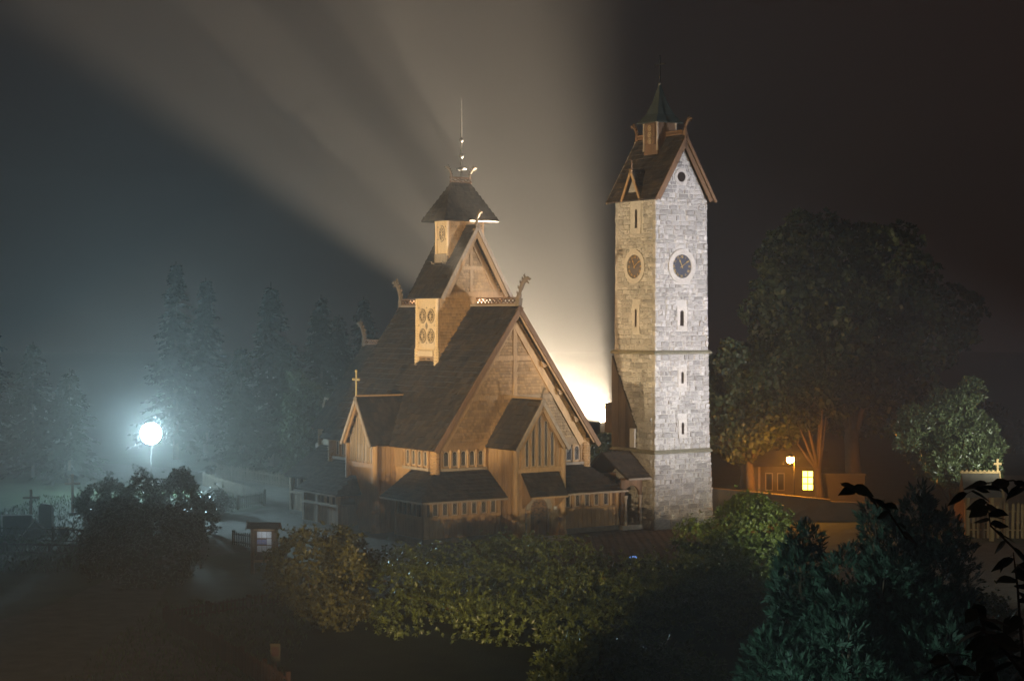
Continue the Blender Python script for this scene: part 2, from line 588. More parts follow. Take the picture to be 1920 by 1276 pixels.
def cobbles():
    """cobbles of the church forecourt"""
    rnd = random.Random(3)
    base = MB()
    base.add([(-.5, -.5, 0), (.5, -.5, 0), (.5, .5, 0), (-.5, .5, 0), (-.38, -.36, .5), (.4, -.38, .55), (.36, .4, .5), (-.4, .37, .6)],
             [(4, 5, 6, 7), (0, 1, 5, 4), (1, 2, 6, 5), (2, 3, 7, 6), (3, 0, 4, 7)])
    me = base.mesh('cobble', 'cobble')
    par = bpy.data.objects['churchyard_pavement']
    rest = MB()
    n = 0
    for i in range(0, 30):
        for j in range(-10, 19):
            a, b = 9.0 + j * 0.46 + rnd.uniform(-.03, .03) + (i % 2) * 0.22, -0.9 - i * 0.36
            w_, h_ = 0.43 * rnd.uniform(.9, 1.02), 0.33 * rnd.uniform(.9, 1.02)
            p = cw(a, b)
            if p.y < 80.5 or p.x > 11.0 or p.x < 1.2 + (p.y - 80.5) * -0.1:
                continue
            if 12.7 < a < 17.2 and b > -1.7:
                continue
            if n < 280:
                o = link('cobble', me, par, (p.x, p.y, 0.011), TH + rnd.uniform(-.06, .06))
                o.scale = (w_, h_, rnd.uniform(.035, .06))
                n += 1
            else:
                Mx = Matrix.Translation((p.x, p.y, 0.011)) @ rz(TH)
                rest.add([Mx @ Vector((x * w_, y * h_, z * 0.05)) for x, y, z in base.v], base.f)
    if rest.v:
        tag(rest.build('cobbles', 'cobble', par), kind='stuff')


cobbles()

# ------------------------------------------------------------------ the church
church = thing('stave_church', 'dark wooden stave church with steep shingled roofs and dragon-head gables', 'church', (GX, Y0, 0), TH)
C = 6.1
SIDE = -math.pi / 2


def frame(ox, oy, rot):
    return Matrix.Translation((ox, oy, 0)) @ rz(rot)


def gallery_wall(M, rot, L, wins, arch=None, z_eave=2.05, open_=False, wc=0.42):
    """low gallery wall along local x, facing -y: plinth, planks, rail, windows or open arcade, top beam"""
    P = church
    MB(M).box(-0.05, L + 0.05, -0.09, 0.3, 0.0, 0.26).build('stone_plinth', 'plinth', P)
    n = max(2, round(L / 0.27))
    rnd = random.Random(int(L * 100))
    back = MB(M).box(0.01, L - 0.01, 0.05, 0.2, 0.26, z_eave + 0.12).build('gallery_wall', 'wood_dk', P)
    for i in range(n):
        x0, x1 = L * i / n, L * (i + 1) / n
        o = MB(M).box(x0 + .006, x1 - .006, -0.01 - rnd.uniform(0, .014), 0.05, 0.262, 1.2).build('plank', 'wood', back)
    MB(M).box(-0.04, L + 0.04, -0.09, 0.06, 1.2, 1.33).build('rail', 'wood', P)
    MB(M).box(-0.04, L + 0.04, -0.06, 0.06, z_eave - 0.06, z_eave + 0.1).build('top_beam', 'wood_dk', P)
    h = z_eave - 0.06 - 1.33
    xs = wins
    if xs:
        dx = xs[1] - xs[0]
        for x in xs:
            if open_:
                MB(M).box(x - 0.16, x + 0.16, 0.03, 0.052, 1.33, z_eave - 0.06).build('dark_opening', 'hollow_shade', back)  # dark pane on solid boards, painted as the shade inside an opening
            else:
                window(P, M @ Vector((x, 0.04, 1.35)), rot, 0.32, h - 0.04)
        for x in [xs[0] - dx / 2] + [x + dx / 2 for x in xs]:
            MB(M).box(x - 0.075, x + 0.075, -0.05, 0.05, 1.33, z_eave - 0.06).build('window_post', 'wood_gr' if open_ else 'wood', P)
    for x in (0.0, L):
        MB(M).box(x - 0.1, x + 0.1, -0.075, 0.09, 0.26, z_eave + 0.08).build('corner_post', 'wood', P)


gallery_wall(frame(0, 0, 0), 0, 4.26, [0.6 + 0.56 * i for i in range(7)])
gallery_wall(frame(8.06, 0, 0), 0, 3.55, [0.45 + 0.6 * i for i in range(5)])
gallery_wall(frame(0, 2.72, SIDE), SIDE, 2.72, [0.45 + 0.46 * i for i in range(5)], open_=True)
gallery_wall(frame(11.61, 0, -SIDE), -SIDE, 2.7, [0.45 + 0.46 * i for i in range(5)])
gallery_wall(frame(-0.75, 9.75, SIDE), SIDE, 2.3, [0.5 + 0.62 * i for i in range(3)], z_eave=1.85, open_=True)
gallery_wall(frame(-0.75, 11.35, SIDE), SIDE, 1.5, [], z_eave=1.85)
gallery_wall(frame(-0.75, 7.45, 0), 0, 1.1, [], z_eave=1.85)
gallery_wall(frame(1.0, 16.4, SIDE), SIDE, 4.0, [0.5 + 0.75 * i for i in range(5)], z_eave=2.15, open_=True)

# gallery roofs (lean-to with hips at the corners)
ez, tz = 2.07, 3.36
slope('gallery_roof', [(-.36, -.36, ez), (4.62, -.36, ez), (4.62, 1.5, tz), (1.5, 1.5, tz)], church, 0.27, 0.19, 'shingle_dk')
slope('gallery_roof', [(-.36, 3.75, ez), (-.36, -.36, ez), (1.5, 1.5, tz), (1.5, 3.75, tz)], church, 0.27, 0.19, 'shingle_dk')
slope('gallery_roof', [(7.58, -.36, ez), (12.05, -.36, ez), (10.7, 1.5, tz), (7.58, 1.5, tz)], church, 0.27, 0.19, 'shingle_dk')
slope('gallery_roof', [(12.05, -.36, ez), (12.05, 3.75, ez), (10.7, 3.75, tz), (10.7, 1.5, tz)], church, 0.27, 0.19, 'shingle_dk')
slope('gallery_roof', [(-1.15, 11.75, 1.88), (-1.15, 7.0, 1.88), (1.5, 8.1, 3.45), (1.5, 11.75, 3.45)], church, 0.27, 0.19, 'shingle_dk')
slope('gallery_roof', [(-1.15, 7.0, 1.88), (1.5, 7.0, 1.88), (1.5, 8.1, 3.45)], church, 0.27, 0.19, 'shingle_dk')
slope('gallery_roof', [(0.68, 16.75, 2.17), (0.68, 11.6, 2.17), (3.05, 11.6, 3.8), (3.05, 16.75, 3.8)], church, 0.27, 0.19, 'shingle_dk')
# eave boards with a row of nail heads
for p0, p1 in (((-.38, -.38), (4.62, -.38)), ((7.58, -.38), (12.07, -.38)), ((-.38, 3.75), (-.38, -.38)), ((-1.17, 11.75), (-1.17, 7.0))):
    z = 1.80 if p0[0] < -1 else 1.99
    d = Vector((p1[0] - p0[0], p1[1] - p0[1], 0)).normalized()
    nn = Vector((d.y, -d.x, 0)) * 0.03
    MB().bar((p0[0], p0[1], z), (p1[0], p1[1], z), nn, (0, 0, 0.09)).build('eave_board', 'wood_gr', church)

# body walls behind the galleries
MB().box(1.5, 10.7, 1.5, 12.4, 0, 4.62).build('nave_wall', 'wood', church)
MB().box(3.05, 9.15, 12.4, 16.9, 0, 5.0).build('chancel_wall', 'wood', church)
MB().lathe([(2.2, 0), (2.2, 3.6), (0.05, 6.1)], (C, 18.6, 0), 10).build('apse', 'wood_dk', church)
# curled finial of the apse
mb = MB()
mb.tube([(C, 22.1, 4.4), (C, 22.15, 5.2), (C, 22.3, 5.8), (C, 22.1, 6.2), (C, 21.7, 6.15), (C, 21.65, 5.7), (C, 21.8, 5.5)], [0.09, .09, .085, .08, .07, .06, .03], 6)
mb.build('curled_finial', 'wood_gr', church)
MB().tube([(C, 20.4, 0), (C, 21.6, 2.9), (C, 22.1, 4.5)], [1.4, 0.7, 0.1], 10).build('apse_roof', 'shingle_dk', church)


def clerestory(M, rot, xs, x0, x1):
    """arched windows above the gallery roof"""
    MB(M).box(x0, x1, -0.2, -0.002, 3.38, 3.52).build('window_sill', 'wood_gr', church)
    MB(M).box(x0, x1, -0.06, -0.002, 4.42, 4.6).build('arcade_beam', 'wood', church)
    dx = xs[1] - xs[0]
    for x in xs:
        window(church, M @ Vector((x, -0.012, 3.6)), rot, 0.33, 0.76, 'round')
    for x in [xs[0] - dx / 2] + [x + dx / 2 for x in xs]:
        MB(M).lathe([(0.085, 3.52), (0.085, 3.6), (0.055, 3.64), (0.055, 4.18), (0.09, 4.24), (0.09, 4.30), (0.07, 4.42)], (x, -0.07, 0), 8).build('colonnette', 'wood', church)


clerestory(frame(0, 1.5, 0), 0, [2.1 + 0.51 * i for i in range(5)], 1.75, 4.45)
clerestory(frame(0, 1.5, 0), 0, [8.05 + 0.51 * i for i in range(5)], 7.75, 10.45)
clerestory(frame(1.5, 4.6, SIDE), SIDE, [0.5 + 0.58 * i for i in range(4)], 0.15, 2.75)
clerestory(frame(1.5, 12.2, SIDE), SIDE, [0.5 + 0.6 * i for i in range(6)], 0.15, 3.8)
for x, y in ((1.5, 1.5), (10.7, 1.5), (1.5, 12.4)):
    rope_post(church, x, y, 3.2, 4.75, 0.27, 'wood', 'corner_stave', 10)
rope_post(church, 3.1, 16.9, 3.4, 4.9, 0.18)
for i in range(5):
    MB().box(1.43, 1.5, 4.62 + i * 0.17, 4.76 + i * 0.17, 3.4, 4.6).build('board', 'wood', church)

# main roof and gable
RB, RE, RZ, RT = 0.82, 13.0, 4.47, 11.62
slope('main_roof', [(1.05, RE, RZ), (1.05, RB, RZ), (C, RB, RT), (C, RE, RT)], church, 0.33, 0.22, thick=0.075)
slope('main_roof', [(11.15, RB, RZ), (11.15, RE, RZ), (C, RE, RT), (C, RB, RT)], church, 0.31, 0.21)
gp = [(1.5, 1.48, 4.6), (10.7, 1.48, 4.6), (10.7, 1.48, 4.98), (C, 1.48, 11.4), (1.5, 1.48, 4.98)]
gw = MB().prism(gp, (0, 0.3, 0)).build('gable_wall', 'wood', church)
shingles(gp, 0.16, 0.13, gw, 'scale', 0.045, True, name='wall_shingles')
MB().prism([(1.6, 12.35, 4.6), (10.6, 12.35, 4.6), (10.6, 12.35, 5.1), (C, 12.35, 11.4), (1.6, 12.35, 5.1)], (0, 0.1, 0)).build('rear_gable_wall', 'wood', church)
MB().box(1.55, 10.65, 1.40, 1.479, 4.62, 4.76).build('gable_sill_beam', 'wood', church)
MB().box(3.5, 8.7, 1.385, 1.46, 6.86, 7.09).build('tie_beam', 'wood_tr', church)
MB().box(4.9, 7.3, 1.385, 1.46, 8.86, 9.09).build('collar_beam', 'wood_tr', church)
MB().box(C - 0.02, C + 0.2, 1.37, 1.45, 7.09, 11.0).build('king_post', 'wood_tr', church)


def verge(parent, xa, za, xb, zb, y, wid, mt='wood', name='bargeboard', t=0.07, M=None, inset=0.0):
    d = Vector((xb - xa, 0, zb - za)); d.normalize()
    pd = Vector((d.z, 0, -d.x))
    if pd.z > 0:
        pd = -pd
    a = Vector((xa, y, za)) + pd * inset
    b = Vector((xb, y, zb)) + pd * inset
    return MB(M).bar(a, b, pd * wid, (0, -t, 0)).build(name, mt, parent)


for s_ in (-1, 1):
    verge(church, C + s_ * 5.07, RZ - 0.02, C, RT + 0.03, RB, 0.24, 'wood_dk')
    verge(church, C + s_ * 4.85, RZ + 0.2, C, RT - 0.06, RB + 0.08, 0.14, 'wood', 'inner_bargeboard', inset=0.12)
    verge(church, C + s_ * 4.5, RZ + 0.15, C, RT - 0.3, 1.46, 0.34, 'wood_tr', 'gable_rafter', 0.12, inset=0.1)
    # scalloped cusps under the verge
    for k in (0.22, 0.42, 0.62):
        x = C + s_ * 5.05 * (1 - k); z = RZ + 7.1 * k
        MB().prism([(x, 1.05, z - 0.3), (x - s_ * 0.42, 1.05, z - 0.08), (x - s_ * 0.30, 1.05, z - 0.42)], (0, 0.12, 0)).build('cusp', 'wood', church)
    verge(church, C + s_ * 5.07, RZ - 0.02, C, RT + 0.03, RE + .07, 0.24, 'wood_dk')
# drip stain streaks are part of the roof shingle colour; ridge pieces
MB().bar((C - .1, RB, RT), (C - .1, RE, RT), (0.2, 0, 0), (0, 0, 0.1)).build('ridge_cap', 'wood_gr', church)
crest(church, (C, RB + 0.3, RT + 0.1), (C, 4.9, RT + 0.1), 0.36)
crest(church, (C, 8.0, RT + 0.1), (C, RE - 0.25, RT + 0.1), 0.36)
dragon(church, (C, RB + 0.12, RT + 0.05), (0.15, -1), 1.0)
dragon(church, (C, RE - 0.15, RT + 0.05), (-0.1, 1), 1.0)

# chancel roof
KB, KE, KZ, KT = 12.9, 17.2, 4.78, 9.45
slope('chancel_roof', [(2.65, KE, KZ), (2.65, KB, KZ), (C, KB, KT), (C, KE, KT)], church, 0.3, 0.2)
slope('chancel_roof', [(9.55, KB, KZ), (9.55, KE, KZ), (C, KE, KT), (C, KB, KT)], church, 0.3, 0.2)
MB().prism([(3.05, 16.8, 4.9), (9.15, 16.8, 4.9), (C, 16.8, 9.2)], (0, 0.1, 0)).build('chancel_gable', 'wood', church)
crest(church, (C, 15.2, KT + .03), (C, 17.0, KT + .03), 0.3)
dragon(church, (C, 17.1, KT), (-0.1, 1), 0.95)
for s_ in (-1, 1):
    verge(church, C + s_ * 3.47, KZ - .02, C, KT + 0.03, KE + .07, 0.2, 'wood_dk')


def gable_bay(M, rot, depth, y_eave, y_ridge, canopy):
    """projecting gabled bay with tall slit windows; local front y = 0"""
    w_ = 1.42
    for s_ in (-1, 1):
        MB(M).box(min(s_ * w_, s_ * (w_ - .15)), max(s_ * w_, s_ * (w_ - .15)), 0.02, depth, 0, 4.75).build('bay_side_wall', 'wood', church)
        n = max(2, int(depth / 0.3))
        for i in range(n):
            y0, y1 = depth * i / n, depth * (i + 1) / n
            x = s_ * w_
            MB(M).box(min(x, x + s_ * .03), max(x, x + s_ * .03), y0 + .022, y1 - .006, 0.1, 4.6).build('plank', 'wood', church)
        MB(M).lathe([(0.24, 0), (0.24, .3), (0.19, .38), (0.19, 0.98), (.23, 1.02), (.23, 1.1), (0.185, 1.16), (0.17, 4.5)], (s_ * w_, 0.02, 0), 12).build('corner_column', 'wood', church)
    MB(M).box(-w_ + .16, w_ - .16, 0.05, 0.2, 0, 3.3).build('bay_front_wall', 'wood', church)
    gp_ = [(-w_, 0.02, 3.3), (w_, 0.02, 3.3), (w_, 0.02, 4.7), (0, 0.02, 6.78), (-w_, 0.02, 4.7)]
    MB(M).prism(gp_, (0, 0.18, 0)).build('bay_gable_wall', 'wood', church)
    MB(M).box(-w_ - .05, w_ + .05, -0.1, 0.018, 3.32, 3.56).build('window_sill', 'wood', church)
    for x, zt in ((-.76, 5.32), (-.38, 5.88), (0, 6.34), (.38, 5.88), (.76, 5.32)):
        window(church, M @ Vector((x, 0.012, 3.62)), rot, 0.21, zt - 3.62, 'point')
    for x, zt in ((-1.06, 4.95), (-.57, 5.5), (-.19, 6.1), (.19, 6.1), (.57, 5.5), (1.06, 4.95)):
        MB(M).box(x - .06, x + .06, -0.06, 0.018, 3.56, zt).build('mullion', 'wood_gr' if not canopy else 'wood', church)
    # roof
    ez_, tz_, hw = 4.5, 6.95, 1.62
    slope('bay_roof', [(-hw, y_eave, ez_), (-hw, -.34, ez_), (0, -.34, tz_), (0, y_ridge, tz_)], church, 0.28, 0.19, M=M)
    slope('bay_roof', [(hw, -.34, ez_), (hw, y_eave, ez_), (0, y_ridge, tz_), (0, -.34, tz_)], church, 0.28, 0.19, M=M)
    for s_ in (-1, 1):
        verge(church, s_ * (hw + .02), ez_ - .02, 0, tz_ + .02, -.34, 0.17, 'wood_gr', M=M)
        verge(church, s_ * (hw - .15), ez_ + .1, 0, tz_ - .1, -.26, 0.16, 'wood', 'inner_bargeboard', M=M, inset=.1)
        for k in (.25, .5, .72):
            x = s_ * hw * (1 - k); z = ez_ + 2.45 * k
            MB(M).prism([(x, -.22, z - .2), (x - s_ * .2, -.22, z - .05), (x - s_ * .14, -.22, z - .3)], (0, .1, 0)).build('cusp', 'wood', church)
    MB(M).bar((-.07, -.36, tz_), (-.07, y_ridge, tz_), (.14, 0, 0), (0, 0, .08)).build('ridge_cap', 'wood', church)


PM = frame(C - .05, -1.0, 0)
gable_bay(PM, 0, 2.5, 2.5, 2.5, True)
dragon(church, (C - .05, -1.22, 6.95), (0.1, -1), 0.42)
SM = frame(0.3, 6.9, SIDE)
gable_bay(SM, SIDE, 1.2, 0.76, 2.5, False)
# gilded cross on the side gable
mb = MB()
mb.box(-.05, .01, 6.86, 6.94, 6.95, 8.25)
mb.box(-.05, .01, 6.64, 7.16, 7.78, 7.9)
for dy, dz in ((0, 8.28), (-.3, 7.84), (.3, 7.84)):
    mb.ball((-.02, 6.9 + dy, dz), .07, 7)
mb.build('gable_cross', 'gold', church)

# porch canopy and door
cz0, cz1, cy0, cy1, ca0, ca1 = 2.2, 3.34, -1.95, -1.08, 4.95, 7.15
slope('canopy_roof', [(ca0, cy0, cz0), (ca1, cy0, cz0), (ca1, cy1, cz1), (ca0, cy1, cz1)], church, 0.27, 0.18, 'shingle_dk')
for x in (ca0 + .08, ca1 - .16):
    MB().prism([(x, -1.02, 1.55), (x, -1.85, 2.1), (x, -1.85, 2.2), (x, -1.1, 3.15), (x, -1.02, 3.15)], (.08, 0, 0)).build('canopy_bracket', 'wood', church)
verge_l = MB().bar((ca0, cy0 - .03, cz0 - .1), (ca1, cy0 - .03, cz0 - .1), (0, .05, 0), (0, 0, .09)).build('eave_board', 'wood', church)
DX = 6.02
dw = 0.52
arch = lambda r_, zs, k=10: [(DX + r_ * math.cos(math.pi * i / k), zs + r_ * math.sin(math.pi * i / k)) for i in range(k + 1)]
# carved portal surround
o_, i_ = [(DX + .78, 0)] + arch(.78, 1.5) + [(DX - .78, 0)], [(DX + dw, 0)] + arch(dw, 1.5) + [(DX - dw, 0)]
mb = MB()
n = len(o_)
vv = [(x, -1.06, z) for x, z in o_] + [(x, -1.06, z) for x, z in i_] + [(x, -.94, z) for x, z in o_] + [(x, -.94, z) for x, z in i_]
ff = []
for q in range(n - 1):
    ff += [(q, q + 1, n + q + 1, n + q), (q, 2 * n + q, 2 * n + q + 1, q + 1), (n + q, n + q + 1, 3 * n + q + 1, 3 * n + q)]
mb.add(vv, ff).build('carved_portal', 'wood_gr', church)
door = MB().prism([(x, -.985, z) for x, z in i_], (0, .03, 0)).build('door', 'wood_dk', church)
for k in range(4):
    x = DX - dw + 0.13 + k * 0.26
    MB().box(x - .125, x + .125, -1.0, -.985, 0.06, 1.5 if k in (0, 3) else 1.92).build('plank', 'wood_dk', door)
mb = MB()
for cz_ in (1.75, 1.45, 1.15):
    for s_ in (-1, 1):
        for q in (0, 1):
            pts = []
            for i in range(10):
                t = i / 9 * 4.6
                r_ = 0.19 * (1 - i / 11)
                pts.append((DX + s_ * (0.04 + q * .2 + .16 - r_ * math.cos(t)), -1.012, cz_ + (1 - 2 * q) * r_ * math.sin(t) * .8))
            mb.tube(pts, .02, 4)
for k in range(8):
    a = k * math.pi / 4
    mb.tube([(DX, -1.012, .85), (DX + .17 * math.cos(a), -1.012, .85 + .17 * math.sin(a))], [.035, .012], 4)
mb.build('iron_scrollwork', 'iron', door)
for x in (DX - .66, DX + .66):
    MB().lathe([(.13, 0), (.13, .12), (.085, .18), (.085, 1.3), (.13, 1.36), (.13, 1.48)], (x, -1.1, 0), 10).build('portal_column', 'wood', church)
MB().box(6.93, 7.08, -1.05, -.99, 1.42, 1.62).build('notice_plate', 'stone_fr', church)
for i in range(3):
    MB().box(4.9 - .1 * i, 7.3 + .1 * i, -1.95 - .28 * i, -1.0, 0.012, 0.13 - .04 * i).build('door_step', 'stone_fr', church)

# lower turret astride the ridge
ta0, ta1, tb0, tb1 = 4.05, 8.05, 5.45, 7.62
MB().box(ta0, ta1, tb0, tb1, 8.0, 12.12).build('turret_wall', 'wood', church)
tw = bpy.data.objects['turret_wall']
shingles([(ta0 + .1, tb0 - .003, 8.7), (ta1 - .1, tb0 - .003, 8.7), (ta1 - .1, tb0 - .003, 12.1), (ta0 + .1, tb0 - .003, 12.1)], 0.16, .13, tw, 'scale', .045, True, name='wall_shingles')
MB().prism([(ta0, tb0, 12.1), (ta1, tb0, 12.1), (6.05, tb0, 15.7)], (0, tb1 - tb0, 0)).build('turret_gable', 'wood', church)
shingles([(ta0 + .1, tb0 - .003, 12.42), (ta1 - .1, tb0 - .003, 12.42), (6.05, tb0 - .003, 15.5)], 0.16, .13, bpy.data.objects['turret_gable'], 'scale', .045, True, name='wall_shingles')
MB().box(ta0 - .1, ta1 + .1, tb0 - .12, tb0 - .001, 12.1, 12.4).build('turret_beam', 'wood', church)
MB().box(5.0, 7.1, tb0 - .1, tb0 - .001, 13.56, 13.74).build('collar_beam', 'wood_tr', church)
MB().box(5.98, 6.14, tb0 - .09, tb0 - .001, 12.4, 15.2).build('king_post', 'wood_tr', church)
carved_panel(church, (ta0 - .005, 6.53, 9.32), SIDE, 1.72, 2.74, [(-.42, .75), (.42, .75), (-.42, 1.8), (.42, 1.8)], .385)
MB().box(ta0 - .16, ta0 - .001, 5.75, 7.32, 9.0, 9.3).build('panel_sill', 'wood_lt', church)
for y in (5.55, 7.52):
    rope_post(church, ta0 - .02, y, 9.4, 12.1, .14, 'wood_lt')
    rope_post(church, ta0 - .02, y, 8.5, 9.4, .19, 'wood_lt', 'post_base')
T2B, T2E, T2Z, T2T = 4.75, 8.2, 12.08, 15.95
slope('turret_roof', [(3.8, T2E, T2Z), (3.8, T2B, T2Z), (6.05, T2B, T2T), (6.05, T2E, T2T)], church, .28, .18)
slope('turret_roof', [(8.3, T2B, T2Z), (8.3, T2E, T2Z), (6.05, T2E, T2T), (6.05, T2B, T2T)], church, .28, .18)
for s_ in (-1, 1):
    verge(church, 6.05 + s_ * 2.27, T2Z - .02, 6.05, T2T + .03, T2B, .18, 'wood_gr')
    verge(church, 6.05 + s_ * 2.05, T2Z + .15, 6.05, T2T - .12, T2B + .09, .2, 'wood', 'inner_bargeboard', inset=.1)
    verge(church, 6.05 + s_ * 1.95, T2Z + .1, 6.05, T2T - .3, tb0 - .01, .26, 'wood', 'gable_rafter', .1, inset=.08)
dragon(church, (6.05, T2B + .1, T2T - .1), (.1, -1), .55)
# upper turret
ua0, ua1, ub0, ub1 = 4.95, 7.15, 5.85, 7.1
uw = MB().box(ua0, ua1, ub0, ub1, 13.3, 16.25).build('belfry_wall', 'wood', church)
shingles([(ua0 + .1, ub0 - .003, 13.5), (ua1 - .1, ub0 - .003, 13.5), (ua1 - .1, ub0 - .003, 16.2), (ua0 + .1, ub0 - .003, 16.2)], .16, .13, uw, 'scale', .045, True, name='wall_shingles')
pn = carved_panel(church, (ua0 - .004, 6.47, 14.42), SIDE, .92, 1.8, [(0, 1.06)], .31)
for ch in pn.children:
    if ch.name.startswith(('scroll', 'opening')):
        ch.scale = (1, 1, 1.42) if ch.location.z > .5 else (1, 1, 1)
for y in (ub0 + .06, ub1 - .06):
    MB().lathe([(.1, 14.3), (.075, 14.5), (.075, 16.0), (.11, 16.2)], (ua0 - .05, y, 0), 8).build('turret_post', 'wood_lt', church)
    MB().tube([(ua0 - .08, y, 14.4), (ua0 - .12, y, 14.05), (ua0 - .2, y, 13.9), (ua0 - .34, y, 13.92), (ua0 - .36, y, 14.02)], [.07, .065, .06, .05, .03], 6).build('curled_foot', 'wood_gr', church)
MB().box(ua0 - .14, ua0 - .001, ub0 + .1, ub1 - .1, 13.95, 14.4).build('apron_board', 'wood_gr', church)
hz0, hz1 = 16.15, 18.22
a0, a1, b0, b1, r0, r1, rb = 4.32, 7.72, 5.25, 7.65, 5.5, 6.62, 6.45
slope('belfry_roof', [(a0, b1, hz0), (a0, b0, hz0), (r0, rb, hz1)], church, .26, .17)
slope('belfry_roof', [(a0, b0, hz0), (a1, b0, hz0), (r1, rb, hz1), (r0, rb, hz1)], church, .26, .17)
slope('belfry_roof', [(a1, b0, hz0), (a1, b1, hz0), (r1, rb, hz1)], church, .26, .17)
slope('belfry_roof', [(a1, b1, hz0), (a0, b1, hz0), (r0, rb, hz1), (r1, rb, hz1)], church, .26, .17)
crest(church, (r0 - .1, rb, hz1), (r1 + .1, rb, hz1), .3)
dragon(church, (r0 + .0, rb, hz1 + .15), (-1, 0), .5)
dragon(church, (r1 - .0, rb, hz1 + .15), (1, 0), .5)
mast = MB().tube([(C, rb, 18.2), (C, rb, 20.6), (C, rb, 22.7)], [.055, .045, .02], 6).build('spire_mast', 'metal', church)
for z, r_ in ((20.5, .12), (19.65, .15)):
    MB().ball((C, rb, z), r_, 12).build('ball', 'metal', mast, True)
MB().lathe([(.25, 18.9), (.3, 18.97), (.1, 19.05)], (C, rb, 0), 10).build('mast_collar', 'metal', mast)

# covered passage to the bell tower
slope('passage_roof', [(11.55, -1.05, 2.72), (13.08, -1.05, 2.72), (13.08, .8, 4.0), (11.2, .8, 4.0)], church, .27, .19, 'shingle_dk')
slope('passage_roof', [(13.08, 2.6, 2.72), (11.2, 2.6, 2.72), (11.2, .8, 4.0), (13.08, .8, 4.0)], church, .27, .19, 'shingle_dk')
MB().bar((11.6, -1.08, 2.64), (13.06, -1.08, 2.64), (0, .06, 0), (0, 0, .1)).build('eave_board', 'wood_gr', church)
ax, ar = 12.35, .5
po = [(11.72, 0), (11.72, 2.66), (13.0, 2.66), (13.0, 0)]
pin = [(ax - ar, 0)] + [(ax - ar * math.cos(math.pi * i / 8), 1.75 + .55 * math.sin(math.pi * i / 8)) for i in range(9)] + [(ax + ar, 0)]
mb = MB()
mb.box(11.66, ax - ar, -.35, -.2, .26, 2.7)
mb.box(ax + ar, 13.0, -.35, -.2, .26, 2.7)
for i in range(8):
    xa, xb = pin[1 + i], pin[2 + i]
    mb.hexa([(xa[0], -.35, xa[1]), (xb[0], -.35, xb[1]), (xb[0], -.2, xb[1]), (xa[0], -.2, xa[1]), (xa[0], -.35, 2.7), (xb[0], -.35, 2.7), (xb[0], -.2, 2.7), (xa[0], -.2, 2.7)])
mb.build('passage_wall', 'wood_dk', church)
for x in (ax - ar + .02, ax + ar - .02):
    MB().lathe([(.12, .26), (.12, .4), (.08, .46), (.08, 1.6), (.12, 1.68), (.12, 1.8)], (x, -.42, 0), 10).build('passage_column', 'wood_gr', church)
MB().box(11.62, 13.0, -.5, 2.3, .012, .26).build('passage_plinth', 'stone_fr', church)
MB().box(11.7, 12.95, 1.9, 2.0, .26, 2.8).build('passage_rear_wall', 'wood_dk', church)

# ------------------------------------------------------------------ the bell tower
TA, TB = 15.02, 0.62
tower = thing('bell_tower', 'tall square stone bell tower with two clock faces and a steep shingled roof', 'bell tower', cw(TA, TB), TH)


def hs_(z):
    if z < .55: return 2.08
    if z < 4.0: return 1.98 - .09 * (z - .55) / 3.45
    if z < 9.2: return 1.86 - .05 * (z - 4) / 5.2
    return 1.79 - .04 * (z - 9.2) / 8.1


def block_meshes():
    out = []
    rnd = random.Random(11)
    for k in range(7):
        xs = [-.5, -.4, .4, .5]
        vs_, fs_ = [], []
        for j in range(4):
            for i in range(4):
                inner = i in (1, 2) and j in (1, 2)
                y = -.5 + rnd.uniform(-.16, .08) if inner else -.33
                jx, jz = (rnd.uniform(-.05, .05), rnd.uniform(-.05, .05)) if inner else (0, 0)
                vs_.append((xs[i] + jx, y, xs[j] + jz))
        for j in range(3):
            for i in range(3):
                if i == 1 and j == 1:
                    continue
                fs_.append((j * 4 + i, j * 4 + i + 1, j * 4 + i + 5, j * 4 + i + 4))
        vs_.append((rnd.uniform(-.1, .1), -.58 + rnd.uniform(-.14, .08), rnd.uniform(-.1, .1)))
        for q, r_ in ((5, 6), (6, 10), (10, 9), (9, 5)):
            fs_.append((q, r_, 16))
        vs_ += [(-.5, .5, -.5), (.5, .5, -.5), (.5, .5, .5), (-.5, .5, .5)]
        fs_ += [(17, 18, 3, 2, 1, 0), (18, 19, 15, 11, 7, 3), (19, 20, 12, 13, 14, 15), (20, 17, 0, 4, 8, 12)]
        mb = MB(); mb.add(vs_, fs_)
        out.append(mb)
    return out


BL = block_meshes()
BLM = [b.mesh('stone', 'stone') for b in BL]
TD = 0.24
segs = [(.0, .55), (.55, 3.93), (4.12, 9.12), (9.3, 17.32)]
# openings to keep clear of rubble: (face, s centre, z0, z1, half width); face 0 = front, 1 = left
clear = [(0, .0, 13.0, 14.45, .92), (1, .0, 13.0, 14.45, .92), (0, 0, 10.45, 11.75, .33), (0, 0, 7.4, 8.45, .3), (0, 0, 4.75, 5.8, .3),
         (1, .12, 10.3, 11.9, .33), (1, .12, 15.5, 17.32, .55), (0, 0, 18.0, 18.86, .44)]
core = MB()
for z0, z1 in segs:
    a, b = hs_(z0 + .01) - TD * .17, hs_(z1 - .01) - TD * .17
    core.hexa([(-a, -a, z0), (a, -a, z0), (a, a, z0), (-a, a, z0), (-b, -b, z1), (b, -b, z1), (b, b, z1), (-b, b, z1)])
hb = 1.7
core.prism([(-hb, -hb, 17.32), (hb, -hb, 17.32), (0, -hb, 20.25)], (0, 2 * hb, 0))
core.build('mortar', 'mortar', tower)
stones = []
rnd = random.Random(5)
